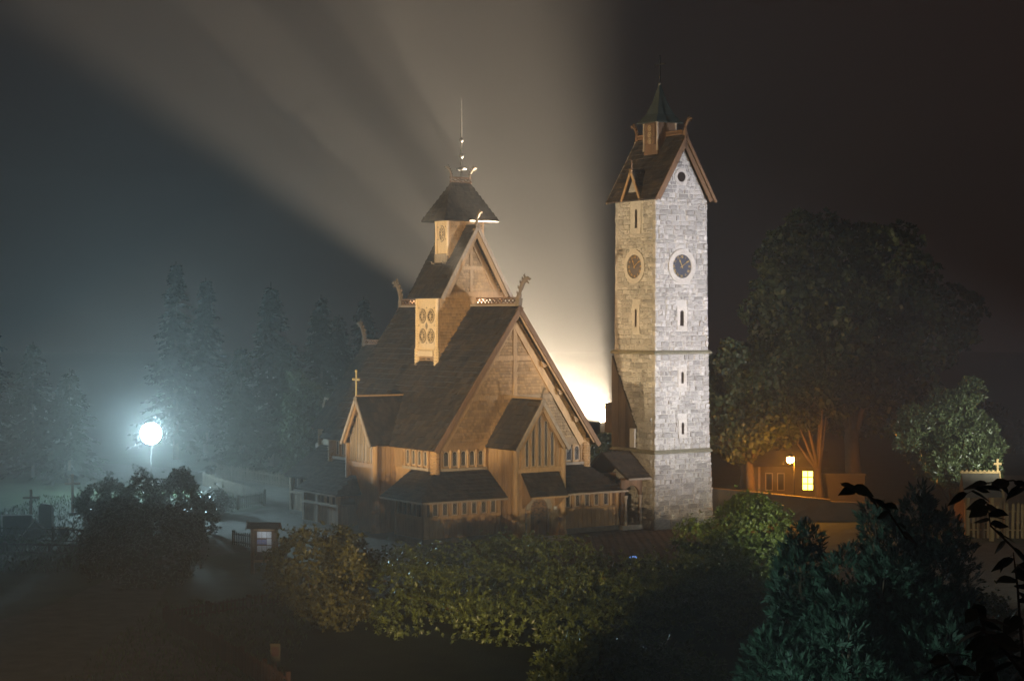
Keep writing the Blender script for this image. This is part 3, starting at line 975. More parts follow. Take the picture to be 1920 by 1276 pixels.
for face in range(4):
    rot = (0, SIDE, math.pi, -SIDE)[face]
    rowsegs = segs + ([(17.32, 20.2)] if face in (0, 2) else [])
    for z0, z1 in rowsegs:
        z = z0
        while z < z1 - .03:
            rh = rnd.uniform(.17, .33)
            if z < .5: rh = .55
            if z1 - z - rh < .18: rh = z1 - z
            zc = z + rh / 2
            h = hs_(zc)
            lim = h if face in (0, 2) else h - TD - .004
            if z >= 17.32:
                lim = max(0, 1.72 * (1 - (zc + rh * .4 - 17.3) / 2.98))
            s = -lim
            while s < lim - .02:
                w_ = rnd.choice((rnd.uniform(.2, .4), rnd.uniform(.3, .75))) if z > .5 else rnd.uniform(.7, 1.2)
                if lim - s - w_ < .16: w_ = lim - s
                bad = False
                parts_ = [(s, w_)]
                for (f_, sc, za, zb, hw_) in clear:
                    if f_ == face and z < zb and z + rh > za:
                        if hw_ in (.92, .44):       # round openings
                            zm = (za + zb) / 2 if hw_ == .44 else 13.73
                            dz_ = 0 if z <= zm <= z + rh else min(abs(z - zm), abs(z + rh - zm))
                            hw_ = math.sqrt(max(0.0, (.86 if hw_ == .92 else .42) ** 2 - dz_ * dz_))
                        nxt = []
                        for (s0, ww) in parts_:
                            s1 = s0 + ww
                            if s1 <= sc - hw_ or s0 >= sc + hw_:
                                nxt.append((s0, ww))
                            else:
                                if s0 < sc - hw_ - .08: nxt.append((s0, sc - hw_ - s0))
                                if s1 > sc + hw_ + .08: nxt.append((sc + hw_, s1 - sc - hw_))
                        parts_ = nxt
                for (s0, ww) in parts_:
                    # some rubble courses are split into two smaller stones
                    if rh > .28 and ww < .6 and rnd.random() < .3 and z > .5:
                        k = rnd.uniform(.4, .6)
                        pcs = [(s0, ww, z, rh * k), (s0, ww, z + rh * k, rh * (1 - k))]
                    else:
                        pcs = [(s0, ww, z, rh)]
                    for (a, b_, c, d_) in pcs:
                        hh = hs_(c + d_ / 2) if c < 17.32 else 1.72
                        stones.append((face, rot, a + b_ / 2, c + d_ / 2, b_ - rnd.uniform(.012, .03), d_ - rnd.uniform(.012, .03), hh, rnd.uniform(-.02, .022), rnd.randrange(7)))
                s += w_
            z += rh
vis = sorted([s for s in stones if s[0] in (0, 1)], key=lambda s: -s[4] * s[5])[:296]
vset = set(id(s) for s in vis)
rest = MB()
for s in stones:
    face, rot, sx, zc, w_, h_, hh, jit, k = s
    Mx = rz(rot) @ Matrix.Translation((sx, -hh + TD / 2 - jit, zc)) @ Matrix.Diagonal((w_, TD, h_, 1))
    if id(s) in vset:
        o = link('stone', BLM[k], tower)
        o.matrix_local = Mx
    else:
        rest.add([Mx @ Vector(p) for p in BL[k].v], BL[k].f)
tag(rest.build('stones', 'stone', tower), kind='stuff')
for z0, z1, pr in ((3.93, 4.12, .07), (9.12, 9.3, .13)):
    h = hs_(z0 - .01) + pr
    mb = MB()
    mb.hexa([(-h + .05, -h + .05, z0), (h - .05, -h + .05, z0), (h - .05, h - .05, z0), (-h + .05, h - .05, z0), (-h, -h, z0 + .08), (h, -h, z0 + .08), (h, h, z0 + .08), (-h, h, z0 + .08)])
    mb.hexa([(-h, -h, z0 + .08), (h, -h, z0 + .08), (h, h, z0 + .08), (-h, h, z0 + .08), (-h + .12, -h + .12, z1 + .02), (h - .12, -h + .12, z1 + .02), (h - .12, h - .12, z1 + .02), (-h + .12, h - .12, z1 + .02)])
    mb.build('string_course', 'moss', tower)


def slit(rot, s, z0, z1, hw_, fw, depth=.2):
    """dressed stone surround with a deep round-headed slit"""
    h = hs_((z0 + z1) / 2) + .012
    M = rz(rot) @ Matrix.Translation((s, -h, 0))
    k = 8
    inner = [(-hw_, z0)] + [(-hw_ * math.cos(math.pi * i / k), z1 - hw_ + hw_ * math.sin(math.pi * i / k)) for i in range(k + 1)] + [(hw_, z0)]
    W, zt, zb = hw_ + fw, z1 + fw, z0 - fw
    outer = [(-W, z0)] + [(-W if i < k / 2 else W if i > k / 2 else 0, zt if 2 <= i <= k - 2 else z1 - hw_ + (zt - z1 + hw_) * min(i, k - i) / 2) for i in range(k + 1)] + [(W, z0)]
    mb = MB(M)
    n_ = len(inner)
    vs_ = [(x, 0, z) for x, z in outer] + [(x, 0, z) for x, z in inner] + [(x, depth, z) for x, z in inner] + [(x, depth, z) for x, z in outer]
    fs_ = []
    for i in range(n_ - 1):
        fs_ += [(i, n_ + i, n_ + i + 1, i + 1), (n_ + i, 2 * n_ + i, 2 * n_ + i + 1, n_ + i + 1), (3 * n_ + i, i, i + 1, 3 * n_ + i + 1)]
    mb.add(vs_, fs_)
    mb.box(-W, W, -.02, depth, zb, z0)
    o = mb.build('slit_window', 'stone_fr', tower)
    MB(M).prism([(x, depth - .02 - TD * .0, z) for x, z in inner], (0, .01, 0)).build('dark_opening', 'hollow_shade', o)  # dark pane painted as the shade inside the slit


# the mortar core stands TD*.25 behind the stone face, so slits show their reveals inside the stone surround
slit(0, 0, 10.6, 11.42, .13, .2, .046)
slit(0, 0, 7.58, 8.2, .09, .2, .046)
slit(0, 0, 4.92, 5.54, .09, .2, .046)
slit(SIDE, .12, 10.55, 11.5, .09, .24, .046)
slit(SIDE, .12, 15.75, 16.75, .11, .3, .046)


# dark boards standing in for a triangular shadow on the left face
LM = rz(SIDE)
lt_ = MB(LM).prism([(-1.82, -1.9, 4.14), (.3, -1.9, 4.14), (.3, -1.9, 5.25), (-1.82, -1.9, 9.02)], (0, .1, 0)).build('shadow_boards', 'shingle_dk', tower)
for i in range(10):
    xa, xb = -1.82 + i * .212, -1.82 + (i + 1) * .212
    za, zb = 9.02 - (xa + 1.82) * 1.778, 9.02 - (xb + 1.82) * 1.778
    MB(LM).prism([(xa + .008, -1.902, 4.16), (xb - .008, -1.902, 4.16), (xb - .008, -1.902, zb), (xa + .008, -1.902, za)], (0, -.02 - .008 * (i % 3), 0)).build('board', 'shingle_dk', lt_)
MB(LM).box(-.1, .34, -2.02, -1.935, 4.2, 5.2).build('stone_block', 'stone_fr', tower)


def clock(rot):
    h = hs_(13.7)
    M = rz(rot) @ Matrix.Translation((0, -h, 13.73))
    k = 28
    mb = MB()
    R0, R1 = .9, .63
    vs_ = []
    for r_, y in ((R0, .05), (R0, -.045), (R1, -.045), (R1, .06)):
        vs_ += [(r_ * math.cos(2 * math.pi * i / k), y, r_ * math.sin(2 * math.pi * i / k)) for i in range(k)]
    fs_ = [(q * k + i, q * k + (i + 1) % k, (q + 1) * k + (i + 1) % k, (q + 1) * k + i) for q in range(3) for i in range(k)]
    mb.add(vs_, fs_)
    ring = mb.build('clock_surround', 'stone_fr', tower)
    ring.matrix_local = M
    dial = MB().prism([(.64 * math.cos(2 * math.pi * i / k), 0, .64 * math.sin(2 * math.pi * i / k)) for i in range(k)], (0, .03, 0)).build('clock_dial', 'dial', tower)
    dial.matrix_local = M @ Matrix.Translation((0, .015, 0))
    for i, t in enumerate(['XII', 'I', 'II', 'III', 'IIII', 'V', 'VI', 'VII', 'VIII', 'IX', 'X', 'XI']):
        cu = bpy.data.curves.new('numeral', 'FONT')
        cu.body = t
        cu.size = .2
        cu.align_x = 'CENTER'; cu.align_y = 'CENTER'
        cu.extrude = .004
        cu.space_character = .85
        cu.materials.append(M_['gold'])
        tmp = bpy.data.objects.new('numeral', cu)
        me = bpy.data.meshes.new_from_object(tmp)
        bpy.data.objects.remove(tmp)
        o = link('numeral', me, dial)
        a = i * math.pi / 6
        o.matrix_local = Matrix.Translation((.5 * math.sin(a), -.012, .5 * math.cos(a))) @ Matrix.Rotation(a, 4, 'Y') @ Matrix.Rotation(math.pi / 2, 4, 'X')
    def hand(ang, L, w_):
        s, c = math.sin(ang), math.cos(ang)
        P = lambda l, t: (l * s + t * c, -.03, l * c - t * s)
        MB().prism([P(-.12, -.02), P(L * .6, -w_ * .5), P(L * .72, -w_ * 1.6), P(L, 0), P(L * .72, w_ * 1.6), P(L * .6, w_ * .5), P(-.12, .02)], (0, -.012, 0)).build('clock_hand', 'gold', dial)
    hand(R(-25), .4, .03)
    hand(R(56), .56, .022)


clock(0)
clock(SIDE)
# round window in the gable
k = 18
mb = MB()
vs_ = []
for r_, y in ((.44, .04), (.44, -.03), (.27, -.03), (.27, .1)):
    vs_ += [(r_ * math.cos(2 * math.pi * i / k), -1.72 + y, 18.43 + r_ * math.sin(2 * math.pi * i / k)) for i in range(k)]
mb.add(vs_, [(q * k + i, q * k + (i + 1) % k, (q + 1) * k + (i + 1) % k, (q + 1) * k + i) for q in range(3) for i in range(k)])
o = mb.build('round_window', 'stone_fr', tower)
MB().prism([(.28 * math.cos(2 * math.pi * i / k), -1.735, 18.43 + .28 * math.sin(2 * math.pi * i / k)) for i in range(k)], (0, .01, 0)).build('dark_opening', 'hollow_shade', o)  # dark pane painted as the shade inside the round window

# tower roof
tz0, tz1, ho, yo = 17.2, 20.62, 2.05, 2.12
slope('tower_roof', [(-ho, yo, tz0), (-ho, -yo, tz0), (0, -yo, tz1), (0, yo, tz1)], tower, .3, .22, 'shingle')
slope('tower_roof', [(ho, -yo, tz0), (ho, yo, tz0), (0, yo, tz1), (0, -yo, tz1)], tower, .3, .22, 'shingle')
for s_ in (-1, 1):
    verge(tower, s_ * (ho + .02), tz0 - .02, 0, tz1 + .03, -yo, .14, 'wood_dk')
    verge(tower, s_ * (ho - .12), tz0 + .1, 0, tz1 - .1, -yo + .1, .2, 'wood_dk', 'inner_bargeboard', inset=.1)
    verge(tower, s_ * (ho + .02), tz0 - .02, 0, tz1 + .03, yo + .07, .16, 'wood_gr')
crest(tower, (0, -yo + .25, tz1 + .03), (0, -.45, tz1 + .03), .24, 'wood_dk')
crest(tower, (0, .9, tz1 + .03), (0, yo - .1, tz1 + .03), .24, 'wood_dk')
dragon(tower, (0, -yo + .1, tz1), (.1, -1), .62, 'wood_dk')
dragon(tower, (0, yo - .05, tz1), (-.1, 1), .62, 'wood_dk')
# small gablet over the upper window of the left face
GM = rz(SIDE)
gx, gh, gz0, gz1, gy = .0, .85, 17.25, 18.85, -2.0
slope('gablet_roof', [(gx - gh, -.9, gz0), (gx - gh, gy, gz0), (gx, gy, gz1), (gx, -.9, gz1)], tower, .26, .2, M=GM)
slope('gablet_roof', [(gx + gh, gy, gz0), (gx + gh, -.9, gz0), (gx, -.9, gz1), (gx, gy, gz1)], tower, .26, .2, M=GM)
for s_ in (-1, 1):
    verge(tower, gx + s_ * (gh + .02), gz0 - .02, gx, gz1 + .03, gy, .14, 'wood', M=GM)
MB(GM).prism([(gx - .72, -1.8, 17.3), (gx + .72, -1.8, 17.3), (gx, -1.8, 18.6)], (0, .9, 0)).build('gablet_wall', 'stone', tower)
MB(GM).tube([(gx, gy + .05, gz1), (gx, gy + .05, gz1 + .5)], [.05, .015], 5).build('gablet_finial', 'wood_dk', tower)
# ridge turret with spire and cross
tcx, tcy = 0.0, .1
MB().box(tcx - .62, tcx + .62, tcy - .58, tcy + .58, 19.7, 21.38).build('ridge_turret', 'wood_dk', tower)
rt = carved_panel(tower, (tcx - .622, tcy, 20.22), SIDE, .86, 1.1, [(0, .2), (0, .54), (0, .88)], .16, 'wood_dk')
for x, y in ((-.62, -.58), (-.62, .58), (.62, -.58)):
    MB().lathe([(.08, 19.9), (.06, 20.2), (.06, 21.3), (.09, 21.38)], (tcx + x, tcy + y, 0), 8).build('turret_post', 'wood_gr', tower)
sl = [(-.9, -.85), (.9, -.85), (.9, .85), (-.9, .85)]
ring = lambda k_, z: [(tcx + x * k_, tcy + y * k_, z) for x, y in sl]
mb = MB()
pr = [ring(1, 21.38), ring(1, 21.42), ring(.62, 21.85), ring(.3, 22.6), ring(.04, 23.5)]
mb.add([p for r_ in pr for p in r_], [(i * 4 + q, i * 4 + (q + 1) % 4, i * 4 + 4 + (q + 1) % 4, i * 4 + 4 + q) for i in range(4) for q in range(4)] + [(3, 2, 1, 0), (16, 17, 18, 19)])
sp = mb.build('spire', 'copper', tower)
MB().ball((tcx, tcy, 23.52), .09, 8).build('ball', 'metal', sp, True)
mb = MB()
mb.box(tcx - .03, tcx + .03, tcy - .03, tcy + .03, 23.5, 25.0)
mb.box(tcx - .026, tcx + .026, tcy - .42, tcy + .42, 24.5, 24.56)
for dy, dz in ((-.42, 24.53), (.42, 24.53), (0, 25.0)):
    mb.ball((tcx, tcy + dy, dz), .055, 6)
mb.build('tower_cross', 'iron', sp)

# ------------------------------------------------------------------ plants
M_['leaf_rhodo'] = mat('rhododendron_leaf', (0.082, 0.11, 0.026), 0.42, 0.3, 1.2, island=0.45, spec=0.5)
M_['leaf_rhodo2'] = mat('dull_shrub_leaf', (0.078, 0.078, 0.023), 0.5, 0.3, 1.2, island=0.45, spec=0.4)
M_['leaf_bright'] = mat('fresh_green_leaf', (0.10, 0.13, 0.022), 0.42, 0.3, 1.2, island=0.4, spec=0.5)
M_['leaf_ivy'] = mat('ivy_leaf', (0.030, 0.042, 0.020), 0.35, 0.3, 1.2, island=0.4, spec=0.5)
M_['leaf_thuja'] = mat('thuja_spray', (0.034, 0.074, 0.050), 0.6, 0.35, 1.5, island=0.45)
M_['leaf_maple'] = mat('maple_leaf', (0.026, 0.038, 0.013), 0.55, 0.35, 0.5, island=0.45)
M_['leaf_silver'] = mat('silver_tree_leaf', (0.085, 0.110, 0.045), 0.4, 0.3, 0.8, island=0.5, spec=0.5)
M_['needle'] = mat('spruce_needle', (0.011, 0.017, 0.010), 0.9, 0.3, 1.0, island=0.4, spec=0.03)
M_['bark'] = mat('rough_bark', (0.085, 0.062, 0.043), 0.9, 0.35, 3.0, 0.6, 12)
M_['blade'] = mat('grass_blade', (0.040, 0.070, 0.022), 0.6, 0.4, 0.5, island=0.5)
RNG = np.random.default_rng(21)


def unit(v):
    return v / np.maximum(np.linalg.norm(v, axis=-1, keepdims=True), 1e-9)


def diamonds(P, D, W, L, wd, bend=0.0):
    """leaf faces: P base (n,3), D direction (n,3), W side (n,3), L length (n,), wd half width (n,) -> V, F"""
    n = len(P)
    L = np.asarray(L)[:, None] * np.ones((n, 1)); wd = np.asarray(wd)[:, None] * np.ones((n, 1))
    N = np.cross(D, W)
    mid = P + D * L * 0.5 + N * wd * 0.35
    tip = P + D * L - np.array([[0, 0, 1.0]]) * L * bend
    V = np.stack([P, mid + W * wd - N * wd * .35, tip, mid - W * wd - N * wd * .35], 1).reshape(-1, 3)
    Fq = np.arange(4 * n).reshape(n, 4)
    return V, Fq


def rand_dirs(n, up=0.0):
    d = RNG.normal(size=(n, 3))
    d[:, 2] += up
    return unit(d)


def side_of(D):
    r = RNG.normal(size=D.shape)
    return unit(np.cross(D, r))


def rosettes(C_, N_, k, L, wd, spread=0.9, jit=0.3):
    """whorls of k leaves at centres C_ opening along N_"""
    n = len(C_)
    Cc = np.repeat(C_, k, 0); Nn = np.repeat(N_, k, 0)
    t = side_of(N_)
    b = np.cross(N_, t)
    ang = np.tile(np.arange(k) * 2 * np.pi / k, n) + RNG.uniform(-.3, .3, n * k)
    rad = np.repeat(t, k, 0) * np.cos(ang)[:, None] + np.repeat(b, k, 0) * np.sin(ang)[:, None]
    D = unit(rad * spread + Nn * RNG.uniform(.35, 1.0, (n * k, 1)) + RNG.normal(size=(n * k, 3)) * jit * .4)
    W = unit(np.cross(D, Nn) + 1e-6)
    Ls = L * np.repeat(RNG.uniform(.55, 1.4, n), k) * RNG.uniform(.75, 1.25, n * k)
    return diamonds(Cc, D, W, Ls, Ls * wd)


def blob_surface(lobes, n, shell=0.35):
    """points near the outside of a union of ellipsoids; lobes: (cx,cy,cz,rx,ry,rz)"""
    lob = np.array(lobes, float)
    ar = (lob[:, 3] * lob[:, 4] * lob[:, 5]) ** (2 / 3)
    idx = RNG.choice(len(lob), size=int(n * 1.7), p=ar / ar.sum())
    d = rand_dirs(len(idx), 0.25)
    rr = 1 - shell * RNG.random(len(idx)) ** 2.2
    c, r = lob[idx, :3], lob[idx, 3:]
    P = c + d * r * rr[:, None]
    # drop points deep inside another lobe
    keep = P[:, 2] > 0.06
    for q in lob:
        e = np.linalg.norm((P - q[:3]) / q[3:], axis=1)
        keep &= ~(e < 0.72)
    P, d, r = P[keep][:n], d[keep][:n], r[keep][:n]
    return P, unit(d / r)


def stems(parent, roots, tops, r0, name='stem', mt='bark'):
    for a, b in zip(roots, tops):
        a, b = Vector(a), Vector(b)
        m = a.lerp(b, .5) + Vector((random.uniform(-.1, .1), random.uniform(-.1, .1), 0))
        MB().tube([a, m, b], [r0, r0 * .7, r0 * .3], 6).build(name, mt, parent)


def shrub(name, label, cat, lobes, n, L, wd, mt, k=7, group=None, up=.5, nst=4):
    cx = np.mean([l[0] for l in lobes]); cy_ = np.mean([l[1] for l in lobes])
    o = thing(name, label, cat, (cx, cy_, 0), 0, group)
    lob = [(l[0] - cx, l[1] - cy_, *l[2:]) for l in lobes]
    P, N = blob_surface(lob, n)
    # surface unevenness: clumps pushed in and out
    P = P + N * (0.10 * np.sin(P[:, :1] * 5.1 + P[:, 1:2] * 3.3) + 0.08 * np.sin(P[:, 1:2] * 6.7 + P[:, 2:] * 5.3))
    N = unit(N + np.array([[0, 0, up]]) + RNG.normal(size=N.shape) * .25)
    sh = (RNG.random((len(P), 1)) < .16) * RNG.uniform(.08, .38, (len(P), 1))      # stray shoots
    P = P + N * sh
    V, Fq = rosettes(P, N, k, L, wd)
    link('foliage', np_mesh('foliage', V, Fq, mt), o)['kind'] = 'stuff'
    big = sorted(lob, key=lambda l: -l[3])[:nst]
    stems(o, [(l[0] * .6, l[1] * .6, 0.0) for l in big], [(l[0], l[1], l[2]) for l in big], .07)
    return o


def wob(cx, cy_, cz, rx, ry, rz_, n, seed, f=.5):
    """break one ellipsoid into smaller uneven lobes"""
    r_ = np.random.default_rng(seed)
    out = [(cx, cy_, cz, rx * .8, ry * .8, rz_ * .86)]
    for i in range(n):
        d = unit(r_.normal(size=3) + np.array([0, 0, .35]))
        k = r_.uniform(.5, .75)
        s = r_.uniform(.28, .46) * f / .5
        out.append((cx + d[0] * rx * k, cy_ + d[1] * ry * k, max(cz + d[2] * rz_ * k, .3), rx * s, ry * s, max(rz_ * s, .3)))
    return out


# the long rhododendron hedge: a row of merged shrubs
hedge = []
for i, (x, y, h, r_) in enumerate([(-6.0, 70.5, 1.5, 2.1), (-4.4, 72.5, 1.65, 2.4), (-2.0, 73.5, 1.75, 2.5), (0.2, 74.0, 1.9, 2.4), (1.9, 73.2, 1.9, 2.2),
                                  (4.0, 72.0, 1.35, 2.2), (6.2, 72.0, 1.35, 2.2), (8.4, 72.0, 1.55, 2.2), (-4.2, 67.5, 1.7, 2.6), (-1.5, 67.5, 1.75, 2.7),
                                  (1.3, 67.0, 1.65, 2.6), (4.0, 66.5, 1.35, 2.6), (6.8, 67.0, 1.3, 2.5), (-2.6, 63.0, 1.25, 2.2), (0.2, 62.5, 1.3, 2.3), (3.0, 62.0, 1.1, 2.4), (6.0, 62.5, 1.1, 2.4)]):
    hedge.append((x, y, h * .42, r_, r_ * 1.0, h * .62))
    rr = np.random.default_rng(100 + i)
    for q in range(5):
        a = rr.uniform(0, 6.28)
        hedge.append((x + math.cos(a) * r_ * .62, y + math.sin(a) * r_ * .62, h * .5, r_ * .4, r_ * .4, h * rr.uniform(.42, .56)))
shrub('rhododendron_hedge', 'broad dark rhododendron hedge spread across the front of the church', 'hedge', hedge, 15000, .135, .15, 'leaf_rhodo', 8)
shrub('rhododendron_bush', 'low loose rhododendron bush at the bottom edge in front of the long hedge', 'bush',
      wob(2.3, 50.5, 1.0, 2.0, 2.0, 1.15, 9, 4) + wob(4.6, 51.5, .7, 1.6, 1.6, .9, 6, 41), 2200, .16, .15, 'leaf_rhodo', 8)
shrub('garden_shrub', 'tall brownish leafy shrub between the notice board and the hedge', 'shrub',
      wob(-7.55, 66.5, 1.75, 1.65, 1.6, 1.65, 10, 5) + wob(-6.2, 68.5, 1.5, 1.1, 1.1, 1.6, 6, 51) + wob(-6.2, 64.0, .65, 1.2, 1.1, .85, 6, 52) + wob(-5.75, 65.4, 1.6, .6, .5, 1.1, 5, 53), 3200, .14, .24, 'leaf_rhodo2', 6)
shrub('round_bush', 'bright green rounded bush at the foot of the bell tower', 'bush',
      wob(10.5, 81.0, 1.45, 2.15, 2.0, 1.55, 12, 6) + wob(8.4, 82.0, .9, 1.2, 1.1, .95, 6, 61), 3000, .15, .24, 'leaf_bright', 6)
shrub('dark_bush', 'dark low bush in the shade below the bright round bush', 'bush',
      wob(9.6, 76.6, .75, 2.4, 1.5, .95, 8, 62), 1200, .15, .24, 'leaf_rhodo', 6)
shrub('ivy_mound', 'large dark round ivy-leaved bush on the lawn before the street lamp', 'bush',
      wob(-15.0, 74.5, 1.5, 2.95, 2.3, 1.85, 14, 7), 4200, .12, .35, 'leaf_ivy', 5)
shrub('grave_shrub', 'small dark upright shrub beside the headstones', 'shrub',
      wob(-18.4, 82.5, 1.2, 1.1, 1.1, 1.45, 8, 8), 1300, .12, .3, 'leaf_ivy', 5)
shrub('lamp_bush', 'dark feathery bush standing just below the blue-white street lamp', 'bush',
      wob(-16.9, 92.2, 1.6, 1.3, .9, 1.75, 12, 9) + wob(-15.7, 92.5, .8, .9, .9, .9, 5, 91) + wob(-18.7, 91.6, 1.6, 1.0, .8, 1.75, 10, 95) + wob(-20.8, 91.8, 1.4, 1.3, .9, 1.55, 8, 96), 3800, .16, .18, 'leaf_ivy', 6)
shrub('fence_shrub', 'low dark shrub inside the corner of the picket fence', 'shrub',
      wob(-16.6, 102.5, .6, 1.0, .9, .7, 6, 92), 600, .14, .25, 'leaf_ivy', 5)
shrub('slope_bush', 'black bush silhouetted beside the glare behind the church', 'bush',
      wob(5.4, 108.0, 2.1, 1.15, 1.0, 2.2, 9, 93), 1300, .17, .25, 'leaf_ivy', 6)
shrub('clipped_bush', 'small bright yellow-green clipped bush beside the pale yard', 'bush',
      wob(15.0, 57.0, 1.2, .85, .8, 1.25, 8, 94), 1100, .10, .24, 'leaf_bright', 6)


def thuja(name, label, x, y, h, r_, n, seed, group):
    o = thing(name, label, 'conifer', (x, y, 0), 0, group)
    rg = np.random.default_rng(seed)
    lob = []
    for i in range(26):
        t = (i + .5) / 26
        q = r_ * min(1.0, 1.35 * (1 - t) ** .75 + .08)
        a_ = rg.uniform(0, 2 * np.pi)
        off = q * rg.uniform(.25, .8)
        s_ = q * rg.uniform(.3, .5) + .12
        lob.append((np.cos(a_) * off, np.sin(a_) * off, .4 + t * (h - .9), s_, s_, s_ * rg.uniform(1.2, 1.9)))
    P, N = blob_surface(lob, n, .3)
    n = len(P)
    out = N
    axis = unit(out * rg.uniform(.4, 1.1, (n, 1)) + np.array([[0, 0, .55]]) + rg.normal(size=(n, 3)) * .45)
    sd = unit(np.cross(axis, out) + rg.normal(size=(n, 3)) * .5)
    size = rg.uniform(.4, 1.15, n)
    Vs = []
    for j in range(9):
        u = (j - 4) / 4.0
        base = P + axis * (size * (.02 + .13 * (1 - abs(u))))[:, None]
        D = unit(axis + sd * u * 1.0 + rg.normal(size=(n, 3)) * .16)
        L = .2 * size * (1 - .3 * abs(u)) * rg.uniform(.7, 1.2, n)
        W = unit(np.cross(D, np.cross(axis, sd)))
        V, _ = diamonds(base, D, W, L, L * .11)
        Vs.append(V.reshape(n, 4, 3))
    V = np.stack(Vs, 1).reshape(-1, 3)
    link('foliage', np_mesh('foliage', V, np.arange(len(V)).reshape(-1, 4), 'leaf_thuja'), o)['kind'] = 'stuff'
    MB().tube([(0, 0, 0), (0, 0, h * .5), (0, 0, h * .93)], [.16, .1, .02], 7).build('trunk', 'bark', o)
    for l in lob[::2]:
        MB().tube([(0, 0, max(l[2] - .5, .1)), (l[0] * .6, l[1] * .6, l[2] - .1), (l[0], l[1], l[2] + l[5] * .5)], [.05, .035, .012], 4).build('branch', 'bark', o)
    return o


TG = 'thujas at the lower right'
thuja('thuja', 'leftmost of the dark teal thujas, narrow top', 6.9, 43.0, 6.3, 1.6, 6500, 1, TG)
thuja('thuja', 'broad middle teal thuja with its top before the yellow-lit kiosk wall', 8.5, 42.0, 6.9, 1.9, 8500, 2, TG)
thuja('thuja', 'tallest thuja, dark, rightmost of the clump by the yard', 10.0, 44.0, 7.15, 1.7, 7000, 3, TG)
thuja('thuja', 'short teal thuja at the bottom edge before the taller ones', 7.4, 39.8, 4.4, 1.7, 5600, 4, TG)
thuja('thuja', 'short dark thuja at the bottom right corner below the leafy twigs', 9.6, 40.0, 4.6, 1.8, 5600, 5, TG)


def tree(name, label, x, y, h, trunk_h, lobes, n, L, wd, mt, r0, group=None, k=5, up=.2, cat='tree'):
    o = thing(name, label, cat, (x, y, 0), 0, group)
    rg = random.Random(int(x * 7 + y))
    MB().tube([(0, 0, -.02), (.05, 0, trunk_h * .3), (-.06, .05, trunk_h * .7), (.02, 0, trunk_h), (.1, 0, h * .8)],
              [r0 * 1.35, r0, r0 * .86, r0 * .7, r0 * .12], 10).build('trunk', 'bark', o, True)
    for l in sorted(lobes, key=lambda l: -l[3])[:9]:
        m = Vector((l[0] * .4, l[1] * .4, trunk_h * .75 + (l[2] - trunk_h * .75) * .35))
        MB().tube([(0, 0, trunk_h * .72), m, (l[0], l[1], l[2])], [r0 * .45, r0 * .3, r0 * .07], 6).build('limb', 'bark', o, True)
    P, N = blob_surface(lobes, n, .5)
    P = P + N * .25 * np.sin(P[:, :1] * 2.3 + P[:, 2:] * 3.1)
    N = unit(N + RNG.normal(size=N.shape) * .5 + np.array([[0, 0, up]]))
    V, Fq = rosettes(P, N, k, L, wd, 1.0, .8)
    link('crown', np_mesh('crown', V, Fq, mt), o)
    return o


def crown(cx, cy_, cz, rx, ry, rz_, n, seed, s0=.2, s1=.36):
    r_ = np.random.default_rng(seed)
    out = []
    for i in range(n):
        d = unit(r_.normal(size=3) + np.array([0, -.15, .1]))
        k = r_.uniform(.3, .88)
        s = r_.uniform(s0, s1)
        out.append((cx + d[0] * rx * k, cy_ + d[1] * ry * k, cz + d[2] * rz_ * k, rx * s, ry * s, rz_ * s * .9))
    return out


tree('maple_tree', 'huge dark broadleaf tree filling the right side behind the yard', 20.3, 108.0, 17.0, 5.5,
     crown(-.2, 0, 9.6, 7.6, 6.0, 7.3, 54, 31, .16, .32), 15000, .27, .42, 'leaf_maple', .5)
tree('lit_tree', 'dark tree with orange-lit trunk between the bell tower and the street lamp', 13.6, 103.5, 9.8, 3.8,
     crown(.2, .5, 6.0, 3.6, 3.0, 3.6, 24, 32), 5200, .21, .42, 'leaf_maple', .26)
tree('lamp_tree', 'broadleaf tree whose lower leaves glow orange above the street lamp', 17.6, 104.0, 9.0, 3.0,
     crown(.0, .3, 7.0, 3.6, 3.0, 3.3, 22, 33), 4600, .21, .42, 'leaf_maple', .24)
tree('silver_tree', 'pale green tree lit by the yard lamp above the notice gate', 22.7, 93.5, 7.8, 1.8,
     crown(0, 0, 4.4, 2.9, 2.5, 3.2, 26, 34, .22, .36), 7000, .2, .16, 'leaf_silver', .16, up=.9)
tree('green_tree', 'tall green ivy-clad tree behind the rear end of the church', -13.2, 117.0, 7.6, 2.0,
     crown(0, 0, 4.0, 1.7, 1.7, 4.0, 16, 35, .3, .45), 2600, .2, .36, 'leaf_maple', .2)


